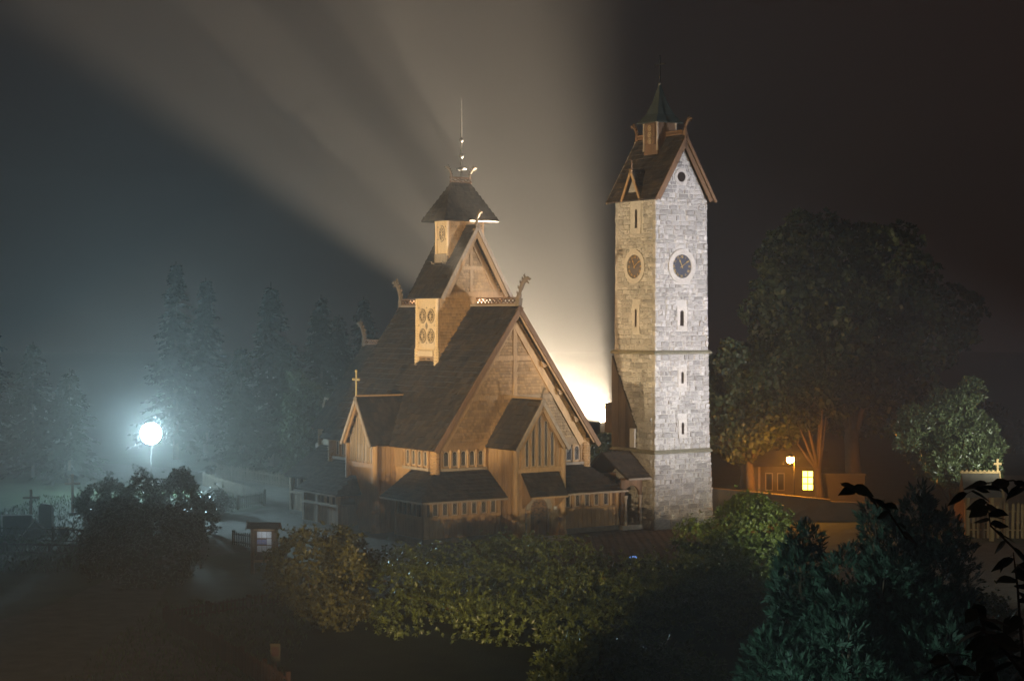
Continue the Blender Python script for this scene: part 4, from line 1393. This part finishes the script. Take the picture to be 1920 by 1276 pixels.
def spruce(name, label, x, y, h, r_, seed, group):
    o = thing(name, label, 'conifer', (x, y, 0), 0, group)
    rg = np.random.default_rng(seed)
    MB().tube([(0, 0, -.02), (0, 0, h * .5), (0, 0, h)], [h * .016, h * .01, .02], 7).build('trunk', 'bark', o)
    n = int(h * 16)
    t = rg.random(n) ** .75
    z0 = .08 * h + t * .9 * h
    a = rg.uniform(0, 2 * np.pi, n)
    ln = r_ * (1 - t) ** .85 * rg.uniform(.6, 1.1, n) + .25
    Vs = []
    m = 11
    for j in range(m):
        u = (j + .6) / m
        P = np.stack([np.cos(a) * ln * u, np.sin(a) * ln * u, z0 - ln * .42 * u ** 1.2 + ln * .12 * u ** 3], 1)
        out = np.stack([np.cos(a), np.sin(a), np.full(n, -.25)], 1)
        sd = np.stack([-np.sin(a), np.cos(a), np.zeros(n)], 1)
        for sg in (-1, 1):
            D = unit(out * .7 + sd * sg * .8 + np.array([[0, 0, -.25]]) + rg.normal(size=(n, 3)) * .25)
            L = (.25 + .30 * ln / r_) * (1.15 - u * .6) * rg.uniform(.7, 1.3, n) * 1.5
            V, _ = diamonds(P, D, unit(np.cross(D, rg.normal(size=(n, 3)))), L, L * .2)
            Vs.append(V.reshape(n, 4, 3))
    V = np.concatenate(Vs, 0).reshape(-1, 3)
    link('crown', np_mesh('crown', V, np.arange(len(V)).reshape(-1, 4), 'needle'), o)
    return o


SG = 'spruces in the fog behind the church'
for i, (px, pt, y, r_, lb) in enumerate([
        (330, 490, 142, 3.4, 'tallest fog-grey spruce right above the blue-white lamp'),
        (386, 520, 150, 3.2, 'fog-grey spruce just beside the tallest one'),
        (508, 528, 135, 3.6, 'broad dark spruce midway between the lamp and the church'),
        (452, 650, 128, 3.0, 'short spruce behind the far picket fence'),
        (602, 552, 150, 3.6, 'fog-grey spruce left of the rear dragon head'),
        (636, 590, 158, 3.0, 'narrow faint spruce just behind the rear dragon head'),
        (682, 556, 165, 3.6, 'faint spruce rising behind the main roof slope'),
        (545, 640, 126, 3.2, 'low spruce behind the rear corner of the church'),
        (62, 640, 125, 3.4, 'dark spruce at the left edge of the churchyard'),
        (130, 690, 122, 3.0, 'short dark spruce left of the lamp glare'),
        (-20, 600, 130, 4.0, 'dark spruce cut by the left edge of the picture')]):
    x = (px - 960) / F * y
    h = CAMZ - (pt - HOR) / F * y
    spruce('spruce_tree', lb, x, y, h, r_, 60 + i, SG)
for i, (px, pt, y, lb) in enumerate([(1395, 640, 118, 'dark tree mass just right of the tower'), (1870, 760, 120, 'black tree at the right edge behind the silver tree')]):
    x = (px - 960) / F * y
    h = CAMZ - (pt - HOR) / F * y
    tree('background_tree', lb, x, y, h, h * .3, crown(0, 0, h * .6, 3.4, 3, h * .42, 18, 70 + i), 1800, .36, .42, 'leaf_maple', .25)

# leafy twigs close to the camera at the lower right corner
M_['leaf_near'] = mat('near_leaf', (0.035, 0.045, 0.018), 0.5, 0.3, 6, island=.3)
LEAF = None


def leaf_mesh():
    mb = MB()
    out = [(0, 0), (.15, .17), (.35, .25), (.6, .2), (.82, .09), (1, 0), (.82, -.09), (.6, -.2), (.35, -.25), (.15, -.17)]
    n = len(out)
    mid = [(0, 0), (.35, 0), (.7, 0), (1, 0)]
    vs_ = [(x, y, .10 * abs(y) - .16 * x * x) for x, y in out] + [(x, 0, -.16 * x * x - .01) for x, _ in mid[1:3]]
    fs_ = [(0, 1, 2, n), (2, 3, n + 1, n), (3, 4, 5, n + 1), (5, 6, 7, n + 1), (7, 8, n, n + 1), (8, 9, 0, n)]
    # thin underside for thickness
    m = len(vs_)
    vs_ += [(x, y, z - .012) for x, y, z in vs_]
    fs_ += [tuple(i + m for i in f)[::-1] for f in fs_]
    mb.add(vs_, fs_)
    return mb.mesh('leaf', 'leaf_near')


LEAF = leaf_mesh()
rl = random.Random(17)


def twig(label, pts, r0, leaves, Ls):
    o = thing('leafy_twig', label, 'twig', pts[0], 0, 'leafy twigs close to the camera')
    b = Vector(pts[0])
    P = [Vector(p) - b for p in pts]
    MB().tube(P, [r0 * (1 - .75 * i / (len(P) - 1)) for i in range(len(P))], 6).build('stem', 'bark', o)
    for i in range(leaves):
        t = (i + .8) / leaves * (len(P) - 1)
        k = min(int(t), len(P) - 2)
        p = P[k].lerp(P[k + 1], t - k)
        d = rl.choice((-1, 1)) if i % 2 else (1 if i % 4 == 0 else -1)
        q = link('leaf', LEAF, o)
        L = Ls * rl.uniform(.7, 1.2)
        q.scale = (L, L * 1.45, L)
        q.location = p
        q.rotation_euler = (rl.uniform(-.7, .7), rl.uniform(-.1, .75), math.pi * (d < 0) + rl.uniform(-.8, .8))
    return o


def near(px, py, y):
    return ((px - 960) / F * y, y, CAMZ - (py - HOR) / F * y)


twig('upright leafy twig at the right edge over the pale yard', [near(1925, 1330, 9.0), near(1915, 1200, 9.0), near(1908, 1100, 9.1), near(1900, 1035, 9.2)], .012, 20, .125)
twig('twig leaning in from the right edge over the gate', [near(1990, 1180, 9.6), near(1935, 1060, 9.6), (2.56, 9.7, near(0, 985, 9.7)[2]), near(1850, 940, 9.8)], .010, 20, .115)
twig('leafy twig rising from the bottom right corner', [near(1880, 1360, 8.4), near(1868, 1270, 8.4), near(1850, 1190, 8.5), near(1826, 1130, 8.5)], .012, 20, .12)
twig('dense leafy twig filling the bottom right corner', [near(1960, 1340, 7.8), near(1915, 1260, 7.8), near(1880, 1215, 7.8), near(1840, 1180, 7.9)], .012, 23, .12)
twig('low leafy twig along the bottom edge at the right', [near(1820, 1380, 8.0), near(1800, 1300, 8.0), near(1790, 1255, 8.0), near(1770, 1225, 8.0)], .012, 17, .115)
twig('dark twig crossing the notice gate board', [near(1960, 930, 10.5), near(1900, 900, 10.5), near(1850, 905, 10.5), near(1812, 925, 10.5)], .008, 15, .12)
twig('thin dark twig before the yellow-lit kiosk wall', [near(1700, 1010, 10.8), near(1660, 950, 10.8), near(1610, 915, 10.8), near(1575, 905, 10.8)], .008, 10, .12)

# grass near lamp-lit lawns
n = 9000
gx_ = np.concatenate([RNG.uniform(-29, -16.5, n), RNG.uniform(-13.5, -7, 2500)])
gy_ = np.concatenate([RNG.uniform(78, 112, n), RNG.uniform(54, 70, 2500)])
P = np.stack([gx_, gy_, np.zeros_like(gx_)], 1)
D = unit(RNG.normal(size=P.shape) * .35 + np.array([[0, 0, 1.0]]))
L = RNG.uniform(.08, .3, len(P))
V, Fq = diamonds(P, D, side_of(D), L, L * .12 + .006, .1)
tag(link('grass', np_mesh('grass', V, Fq, 'blade')), 'rough green grass on the lamp-lit churchyard lawn', 'grass', kind='stuff')

# ------------------------------------------------------------------ fences, graves, boards
M_['fence'] = mat('weathered_fence', (0.065, 0.052, 0.038), 0.85, .3, 3, .2, 20, .25)
M_['fence_r'] = mat('reddish_fence', (0.06, 0.026, 0.016), 0.85, .3, 3, .2, 20, .25)
M_['fence_y'] = mat('ochre_fence', (0.30, 0.20, 0.085), 0.8, .25, 3, .2, 20, .2)
M_['grave'] = mat('dark_headstone', (0.07, 0.068, 0.066), 0.55, .25, 5, .15, 20)
M_['grave_lt'] = mat('pale_grave_edge', (0.33, 0.33, 0.31), 0.6, .2, 5, .15, 20)


def fence(label, a, b, h, sp, mt='fence', w_=.07, group=None, post=2.4, lattice=False, point=True):
    a, b = Vector((*a[:2], 0)), Vector((*b[:2], 0))
    d = b - a
    L = d.length
    ang = math.atan2(d.y, d.x)
    o = thing('picket_fence' if not lattice else 'lattice_fence', label, 'fence', a, ang, group)
    for z in ((.25 * h, .78 * h) if not lattice else (.12 * h, .86 * h)):
        MB().box(0, L, .016, .06, z - .035, z + .035).build('rail', mt, o)
    if lattice:
        me1 = MB().bar((0, -.02, .02), (h * .62, -.02, h), (.05, 0, 0), (0, .02, 0)).mesh('lath', mt)
        me2 = MB().bar((h * .62, .0, .02), (0, .0, h), (.05, 0, 0), (0, .014, 0)).mesh('lath', mt)
        x = 0
        while x < L - h * .6:
            link('lath', me1, o, (x, 0, 0)); link('lath', me2, o, (x, 0, 0))
            x += sp
    else:
        me = MB().prism([(-w_ / 2, -.014, .03), (w_ / 2, -.014, .03), (w_ / 2, -.014, h - .07), (0, -.014, h if point else h - .07), (-w_ / 2, -.014, h - .07)], (0, .024, 0)).mesh('picket', mt)
        n_ = int(L / sp)
        for i in range(n_):
            q = link('picket', me, o, (i * sp + sp / 2, 0, 0))
            q.rotation_euler = (0, rl.uniform(-.03, .03), 0)
            q.scale.z = rl.uniform(.94, 1.04)
    n_ = max(1, round(L / post))
    for i in range(n_ + 1):
        x = L * i / n_
        MB().box(x - .06, x + .06, .0605, .18, 0, h * 1.02).build('post', mt, o)
    return o


fence('far picket fence behind the gravel path beside the church', (-20.6, 126.0), (-12.6, 114.5), .95, .22)
fence('picket fence running along the near side of the gravel path', (-20.4, 119.5), (-14.7, 107.0), .92, .2)
fence('short picket fence turning back from the path corner', (-14.7, 106.8), (-18.2, 99.5), .85, .22)
fence('little picket fence left of the notice board', (-13.6, 88.0), (-11.6, 86.0), .7, .17)
fence('dark fence far behind the path under the spruces', (-15.5, 132), (-9, 124), 1.0, .3)
fence('low reddish picket fence along the path at the bottom edge', (-12.4, 64.6), (-6.6, 52.5), .72, .15, 'fence_r', .06)
fence('low reddish fence at the foot of the tall garden shrub', (-12.4, 65.2), (-8.6, 70.0), .55, .2, 'fence_r', .06)
fence('dark criss-cross lattice fence below the headstones', (-26.5, 89.8), (-20.6, 88.6), .75, .36, 'fence', lattice=True)
fence('lower criss-cross lattice fence at the left edge of the lawn', (-26.0, 85.2), (-19.4, 84.2), .5, .34, 'fence', lattice=True)
fence('ochre picket fence of the notice gate at the right edge', (22.7, 90.6), (26.6, 90.4), 1.75, .24, 'fence_y', .13, post=1.95)

o = thing('headstone', 'tall dark headstone with pale edge standing on the churchyard lawn', 'headstone', (-23.9, 92.8, 0), R(-38))
MB().prism([(-.5, 0, .18), (.5, 0, .18), (.5, 0, 1.35), (.35, 0, 1.5), (-.35, 0, 1.5), (-.5, 0, 1.35)], (0, .16, 0)).build('slab', 'grave', o)
MB().box(-.62, .62, -.12, .3, 0, .18).build('base', 'grave_lt', o)
MB().box(-.545, -.503, .0, .16, .18, 1.36).build('edge', 'grave_lt', o)
o = thing('headstone', 'wide low dark headstone with pale border at the left edge', 'headstone', (-25.1, 92.0, 0), R(6))
MB().box(-.72, .72, 0, .18, .05, .98).build('slab', 'grave', o)
MB().box(-.79, -.722, -.01, .19, 0, 1.03).build('edge', 'grave_lt', o)
MB().box(-.72, .72, -.01, .19, .982, 1.03).build('edge', 'grave_lt', o)
o = thing('grave_slab', 'dark sloping grave slab with a bright edge strip', 'grave', (-24.0, 90.9, 0), R(10))
MB().prism([(-.55, 0, 0), (.55, 0, 0), (.55, 0, .35), (.05, 0, .82), (-.5, 0, .12)], (0, .9, 0)).build('slab', 'grave', o)
MB().bar((-.52, -.02, .1), (.04, -.02, .8), (0, .03, 0), (-.04, 0, .05)).build('edge', 'grave_lt', o)
for (x, y, h, lb) in ((-24.6, 101.5, 2.3, 'tall crooked wooden grave cross behind the headstones'), (-25.6, 96.5, 1.9, 'small grave cross rising behind the tall headstone'),
                      (-17.8, 88.5, 1.7, 'thin grave cross behind the ivy-leaved bush')):
    o = thing('grave_cross', lb, 'cross', (x, y, 0), R(20))
    MB().box(-.07, .07, -.05, .05, 0, h).build('upright', 'wood_dk', o)
    MB().box(-.42, .42, -.045, .045, h * .74, h * .74 + .12).build('arm', 'wood_dk', o)
    MB().box(-.2, .2, -.14, .14, 0.003, .16).build('base', 'grave', o)
M_['petal'] = mat('pale_flower', (0.55, 0.5, 0.38), .6, .2, 5, island=.3)
o = thing('flower_arrangement', 'pale flowers and ribbons lying on a grave by the headstones', 'flowers', (-22.6, 91.4, 0), 0)
for i in range(14):
    a = i * 2.4; r_ = .1 + .03 * i
    c = (math.cos(a) * r_, math.sin(a) * r_, .35 + .02 * (i % 4))
    mb = MB()
    for k in range(5):
        b_ = k * 1.257
        mb.add([c, (c[0] + .1 * math.cos(b_ - .4), c[1] + .1 * math.sin(b_ - .4), c[2] + .05), (c[0] + .14 * math.cos(b_), c[1] + .14 * math.sin(b_), c[2] + .08), (c[0] + .1 * math.cos(b_ + .4), c[1] + .1 * math.sin(b_ + .4), c[2] + .05)], [(0, 1, 2, 3)])
    mb.build('flower', 'petal', o)
MB().lathe([(.2, 0), (.3, .12), (.26, .34)], (0, 0, 0), 10).build('bowl', 'grave', o)

# notice board with papers
M_['paper'] = None


def paper_mat(name, lines, ink=.25, tint=(.78, .79, .8)):
    m = bpy.data.materials.new(name)
    m.use_nodes = True
    n, l = m.node_tree.nodes, m.node_tree.links
    b = n['Principled BSDF']
    b.inputs['Roughness'].default_value = .8
    tc = n.new('ShaderNodeTexCoord')
    wv = n.new('ShaderNodeTexWave')
    wv.wave_type = 'BANDS'; wv.bands_direction = 'Z'
    wv.inputs['Scale'].default_value = lines
    wv.inputs['Distortion'].default_value = 1.5
    l.new(tc.outputs['Object'], wv.inputs['Vector'])
    rp = n.new('ShaderNodeValToRGB')
    rp.color_ramp.elements[0].position = .25
    rp.color_ramp.elements[0].color = (ink, ink, ink, 1)
    rp.color_ramp.elements[1].position = .45
    rp.color_ramp.elements[1].color = (*tint, 1)
    l.new(wv.outputs['Fac'], rp.inputs['Fac'])
    l.new(rp.outputs['Color'], b.inputs['Base Color'])
    b.inputs['Emission Color'].default_value = (.75, .85, 1, 1)
    return m


PM1 = paper_mat('printed_sheet', 9)
PM2 = mat('colour_photo_sheet', (.35, .22, .16), .6, .6, 14, col2=(.08, .2, .5))
nb = thing('notice_board', 'roofed wooden notice board with white sheets behind glass left of the tall shrub', 'notice board', (-10.65, 78.0, 0), R(-6))
for x in (-.52, .52):
    MB().box(x - .07, x + .07, -.07, .07, 0, 2.0).build('post', 'wood_dk', nb)
MB().box(-.45, .45, -.02, .05, .55, 1.92).build('back_board', 'wood_dk', nb)
for z0, z1 in ((.5, .6), (1.88, 1.98)):
    MB().box(-.45, .45, -.08, .055, z0, z1).build('frame_rail', 'wood', nb)
MB().prism([(-.72, -.3, 1.95), (-.72, .25, 1.95), (-.72, 0, 2.22)], (1.44, 0, 0)).build('roof', 'wood_dk', nb)
for s_ in (-1, 1):
    MB().bar((-.74, s_ * .3, 1.93), (-.74, 0, 2.25), (0, 0, .06), (-.03, 0, 0)).build('bargeboard', 'wood_gr', nb)
pm = MB().box(-.1, .1, -.004, 0, -.13, .13).mesh('paper', PM1)
pm2 = MB().box(-.1, .1, -.004, 0, -.1, .1).mesh('paper', PM2)
for r_ in range(3):
    for c in range(3):
        link('paper', pm2 if (r_ == 1 and c < 2) else pm, nb, (-.215 + c * .215, -.024, 1.68 - r_ * .3))

point('notice_fill_light', nb.matrix_basis @ Vector((0, -.5, 1.72)), 5, (.8, .9, 1.0), .08)  # added light without a fixture, brightening the papers

# garden sign, floodlights (their back to the camera) and other luminaires
M_['box_paint'] = mat('dull_ochre_paint', (.08, .065, .03), .6, .2, 5)
M_['lamp_red'] = mat('red_brown_plate', (.07, .025, .016), .6, .2, 5)
fl = thing('garden_sign', 'small ochre sign with a reddish square behind the low reddish picket fence', 'sign', (-7.25, 55.6, 0), R(-12))
MB().box(-.16, .16, -.03, .01, .45, 1.0).build('board', 'box_paint', fl)
MB().box(-.11, .11, -.042, -.031, .62, .9).build('plate', 'lamp_red', fl)
MB().box(-.03, .03, .011, .05, 0, .9).build('post', 'wood_dk', fl)


def floodlight(name, label, pos, aim, doors=0.0):
    pos = Vector(pos)
    d = (Vector(aim) - pos).normalized()
    yaw = math.atan2(d.x, d.y)
    base = pos - d * .3
    o = thing(name, label, 'floodlight', (base.x, base.y, 0), -yaw)
    zc = base.z
    MB().tube([(0, -.08, 0), (0, -.08, zc)], .045, 8).build('pole', 'iron', o)
    MB().box(-.16, .16, -.13, -.02, zc - .1, zc + .04).build('bracket', 'iron', o)
    MB().hexa([(-.22, -.02, zc - .16), (.22, -.02, zc - .16), (.3, .2, zc - .22), (-.3, .2, zc - .22), (-.22, -.02, zc + .16), (.22, -.02, zc + .16), (.3, .2, zc + .22), (-.3, .2, zc + .22)]).build('housing', 'metal', o)
    if doors:
        for x in (-.25, .22):
            MB().box(x, x + .03, .0, doors, zc - .3, zc + 1.4).build('added_barn_door', 'iron', o)  # added plates that narrow the beam so shadow streaks show in the fog
    return o


floodlight('floodlight', 'glaring floodlight on a mast behind the bell tower', LAMP_BACK, AIM_BACK, 0.9)
floodlight('floodlight', 'floodlight on a short stake beyond the left edge', LAMP_SIDE, (-4.1, 93.8, 12.4))
floodlight('floodlight', 'floodlight on a stake below the lower edge of the picture', LAMP_FRONT, cw(8.4, 0, 8.6))
floodlight('floodlight', 'unseen white lamp on a mast below the viewpoint, added to light the thujas', LAMP_COOL, (8, 42, 3.6))
floodlight('floodlight', 'white floodlight on a pole beyond the right edge', LAMP_YARD, AIM_YARD)
floodlight('floodlight', 'small unseen lamp on a pole beyond the right edge, added to light the silver tree', LAMP_SILVER_FILL, (22.4, 93.5, 5.4))
floodlight('floodlight', 'low hidden floodlight behind the tall thujas, added to light the round bush', LAMP_BUSH_FILL, (10.3, 81, 2.2))

M_['glow_blue'] = emit('street_lamp_glass', (.55, .87, 1.0), 480)
M_['glow_orange'] = emit('sodium_lamp_glass', (1.0, .36, .03), 1300)
M_['glow_yellow'] = emit('lit_window_glass', (1.0, .78, .07), 14.0)
M_['glow_lens'] = emit('blue_lens', (.1, .32, 1.0), .9)


def street_lamp(label, pos, glow, r_):
    o = thing('street_lamp', label, 'street lamp', (pos.x, pos.y, 0))
    MB().lathe([(.12, 0), (.12, .5), (.07, .6), (.05, pos.z - r_)], (0, 0, 0), 10).build('pole', 'iron', o)
    MB().lathe([(.1, pos.z - r_ - .12), (.16, pos.z - r_ - .02), (.16, pos.z - r_ + .03)], (0, 0, 0), 12).build('collar', 'iron', o)
    MB().lathe([(.18, pos.z + r_ - .04), (.1, pos.z + r_ + .08), (.02, pos.z + r_ + .1)], (0, 0, 0), 12).build('cap', 'iron', o)
    MB().ball((0, 0, pos.z), r_, 14).build('glass_globe', glow, o, True)
    return o


street_lamp('blue-white street lamp glaring through the fog at the left', LAMP_STREET, 'glow_blue', .66)
o = thing('street_lamp', 'small orange round lamp on a thin pole beside the dark trees', 'street lamp', (LAMP_ORANGE.x, LAMP_ORANGE.y, 0))
MB().lathe([(.08, 0), (.08, .4), (.04, .5), (.035, 3.0)], (.24, .1, 0), 8).build('pole', 'iron', o)
MB().tube([(.24, .1, 3.0), (.2, .1, 3.45), (.0, 0, 3.5)], [.035, .03, .03], 6).build('arm', 'iron', o)
MB().lathe([(.02, 3.52), (.17, 3.44), (.2, 3.36)], (0, 0, 0), 12).build('shade', 'iron', o)
MB().ball((0, 0, 3.22), .2, 12).build('glass_globe', 'glow_orange', o, True)
# small blue-lensed ground light on the forecourt
o = thing('ground_light', 'small dark ground light with a blue lens at the edge of the cobbles', 'ground light', (5.45, 81.4, 0), R(20))
MB().box(-.3, .3, -.2, .2, .0, .24).build('housing', 'iron', o)
MB().lathe([(.19, .24), (.19, .28), (.12, .31)], (0, 0, 0), 12).build('lens', 'glow_lens', o)
MB().box(-.42, .42, -.24, -.21, .1, .16).build('guard_rail', 'iron', o)

# kiosk with a lit window and low buildings at the right
M_['plaster'] = mat('ochre_plaster', (.12, .09, .05), .85, .2, 2, .2, 20)
M_['dark_wall'] = mat('dark_rendered_wall', (.07, .06, .045), .9, .25, 2, .3, 16)
ki = thing('kiosk', 'small ochre kiosk with a glowing yellow window beside the orange lamp', 'kiosk', (17.3, 108.5, 0), R(-8))
MB().box(-2.9, 1.2, 0, 2.6, 0, 2.15).build('wall', 'plaster', ki)
MB().prism([(-3.2, -.35, 2.15), (-3.2, 2.9, 2.15), (-3.2, 1.3, 3.0)], (4.8, 0, 0)).build('roof', 'shingle_dk', ki)
wn_ = MB().box(.05, .75, -.05, -.005, .72, 1.95).build('window', 'wood_dk', ki)
for i_ in range(2):
    for j_ in range(3):
        MB().box(.10 + i_ * .32, .36 + i_ * .32, -.07, -.051, .78 + j_ * .39, 1.10 + j_ * .39).build('pane', 'glow_yellow', wn_)
for x in (-1.9, -1.2):
    w2 = MB().box(x - .22, x + .22, -.04, -.005, .7, 1.75).build('window', 'frame_w', ki)
    MB().box(x - .17, x + .17, -.055, -.041, .75, 1.7).build('pane', 'glass', w2)
MB().box(-2.55, -2.42, -.08, -.005, 0, 2.1).build('door_post', 'frame_w', ki)
bw = thing('boundary_wall', 'low dark rendered wall right of the glowing kiosk window', 'wall', (18.6, 104.5, 0), R(-6))
MB().box(-.9, 1.7, 0, .35, 0, 2.0).build('wall', 'dark_wall', bw)
MB().box(-.98, 1.78, -.06, .41, 2.0, 2.08).build('coping', 'grave', bw)
bk = thing('embankment_wall', 'long dark retaining wall below the orange street lamp', 'wall', (10.8, 99.0, 0), R(-4))
MB().prism([(0, 0, 0), (11.5, 0, 0), (11.5, 0, .9), (6.5, 0, 1.05), (0, 0, 1.65)], (0, .5, 0)).build('wall', 'dark_wall', bk)
MB().bar((0, -.05, 1.652), (6.5, -.05, 1.052), (0, .6, 0), (0, 0, .1)).build('coping', 'dark_wall', bk)
hs2 = thing('garden_shed', 'low wooden shed roof in the dark behind the ochre fence', 'shed', (25.5, 97.5, 0), 0)
MB().box(-1.2, 3.5, 0, 3, 0, 2.6).build('wall', 'wood_dk', hs2)
MB().prism([(-1.5, -.4, 2.6), (-1.5, 3.4, 2.6), (-1.5, 1.5, 3.6)], (5.4, 0, 0)).build('roof', 'shingle', hs2)
MB().box(.2, 1.0, -.05, -.003, .1, 2.0).build('door', 'wood', hs2)

# roofed notice gate
ng = thing('notice_gate', 'ochre timber gate frame with a dark board under a small roof and a cross', 'gate', (23.05, 89.6, 0), R(2))
for x in (-.55, .65):
    MB().lathe([(.13, 0), (.12, 2.2), (.12, 2.3)], (x, 0, 0), 10).build('post', 'fence_y', ng)
MB().prism([(-.85, -.55, 2.2), (-.85, .55, 2.2), (-.85, 0, 3.35)], (1.85, 0, 0)).build('roof', 'dark_wall', ng)
mb = MB()
mb.box(-.9, 1.04, -.05, .05, 3.34, 3.44)
for i in range(9):
    mb.box(-.86 + i * .22, -.76 + i * .22, -.04, .04, 3.44, 3.5)
mb.build('ridge_board', 'fence_y', ng)
for s_ in (-1, 1):
    MB().bar((1.02, s_ * .57, 2.16), (1.02, 0, 3.36), (0, 0, .1), (.06, 0, 0)).build('bargeboard', 'fence_y', ng)
MB().box(.9, 1.0, -.03, .03, 3.5, 4.05).box(.75, 1.15, -.028, .028, 3.76, 3.86).build('cross', 'fence_y', ng)

# ------------------------------------------------------------------ fog
hm = bpy.data.materials.new('night_fog')
hm.use_nodes = True
hn = hm.node_tree.nodes
hn.remove(hn['Principled BSDF'])
pv = hn.new('ShaderNodeVolumePrincipled')
pv.inputs['Color'].default_value = (.96, .95, .93, 1)
pv.inputs['Density'].default_value = 0.0022
pv.inputs['Anisotropy'].default_value = 0.5
hm.node_tree.links.new(pv.outputs[0], hn['Material Output'].inputs['Volume'])
hz = MB().box(-345, 345, -65, 630, -1.0, 60.0).build('haze', hm)
tag(hz, 'thin pale night fog filling the whole scene', 'haze', kind='stuff')
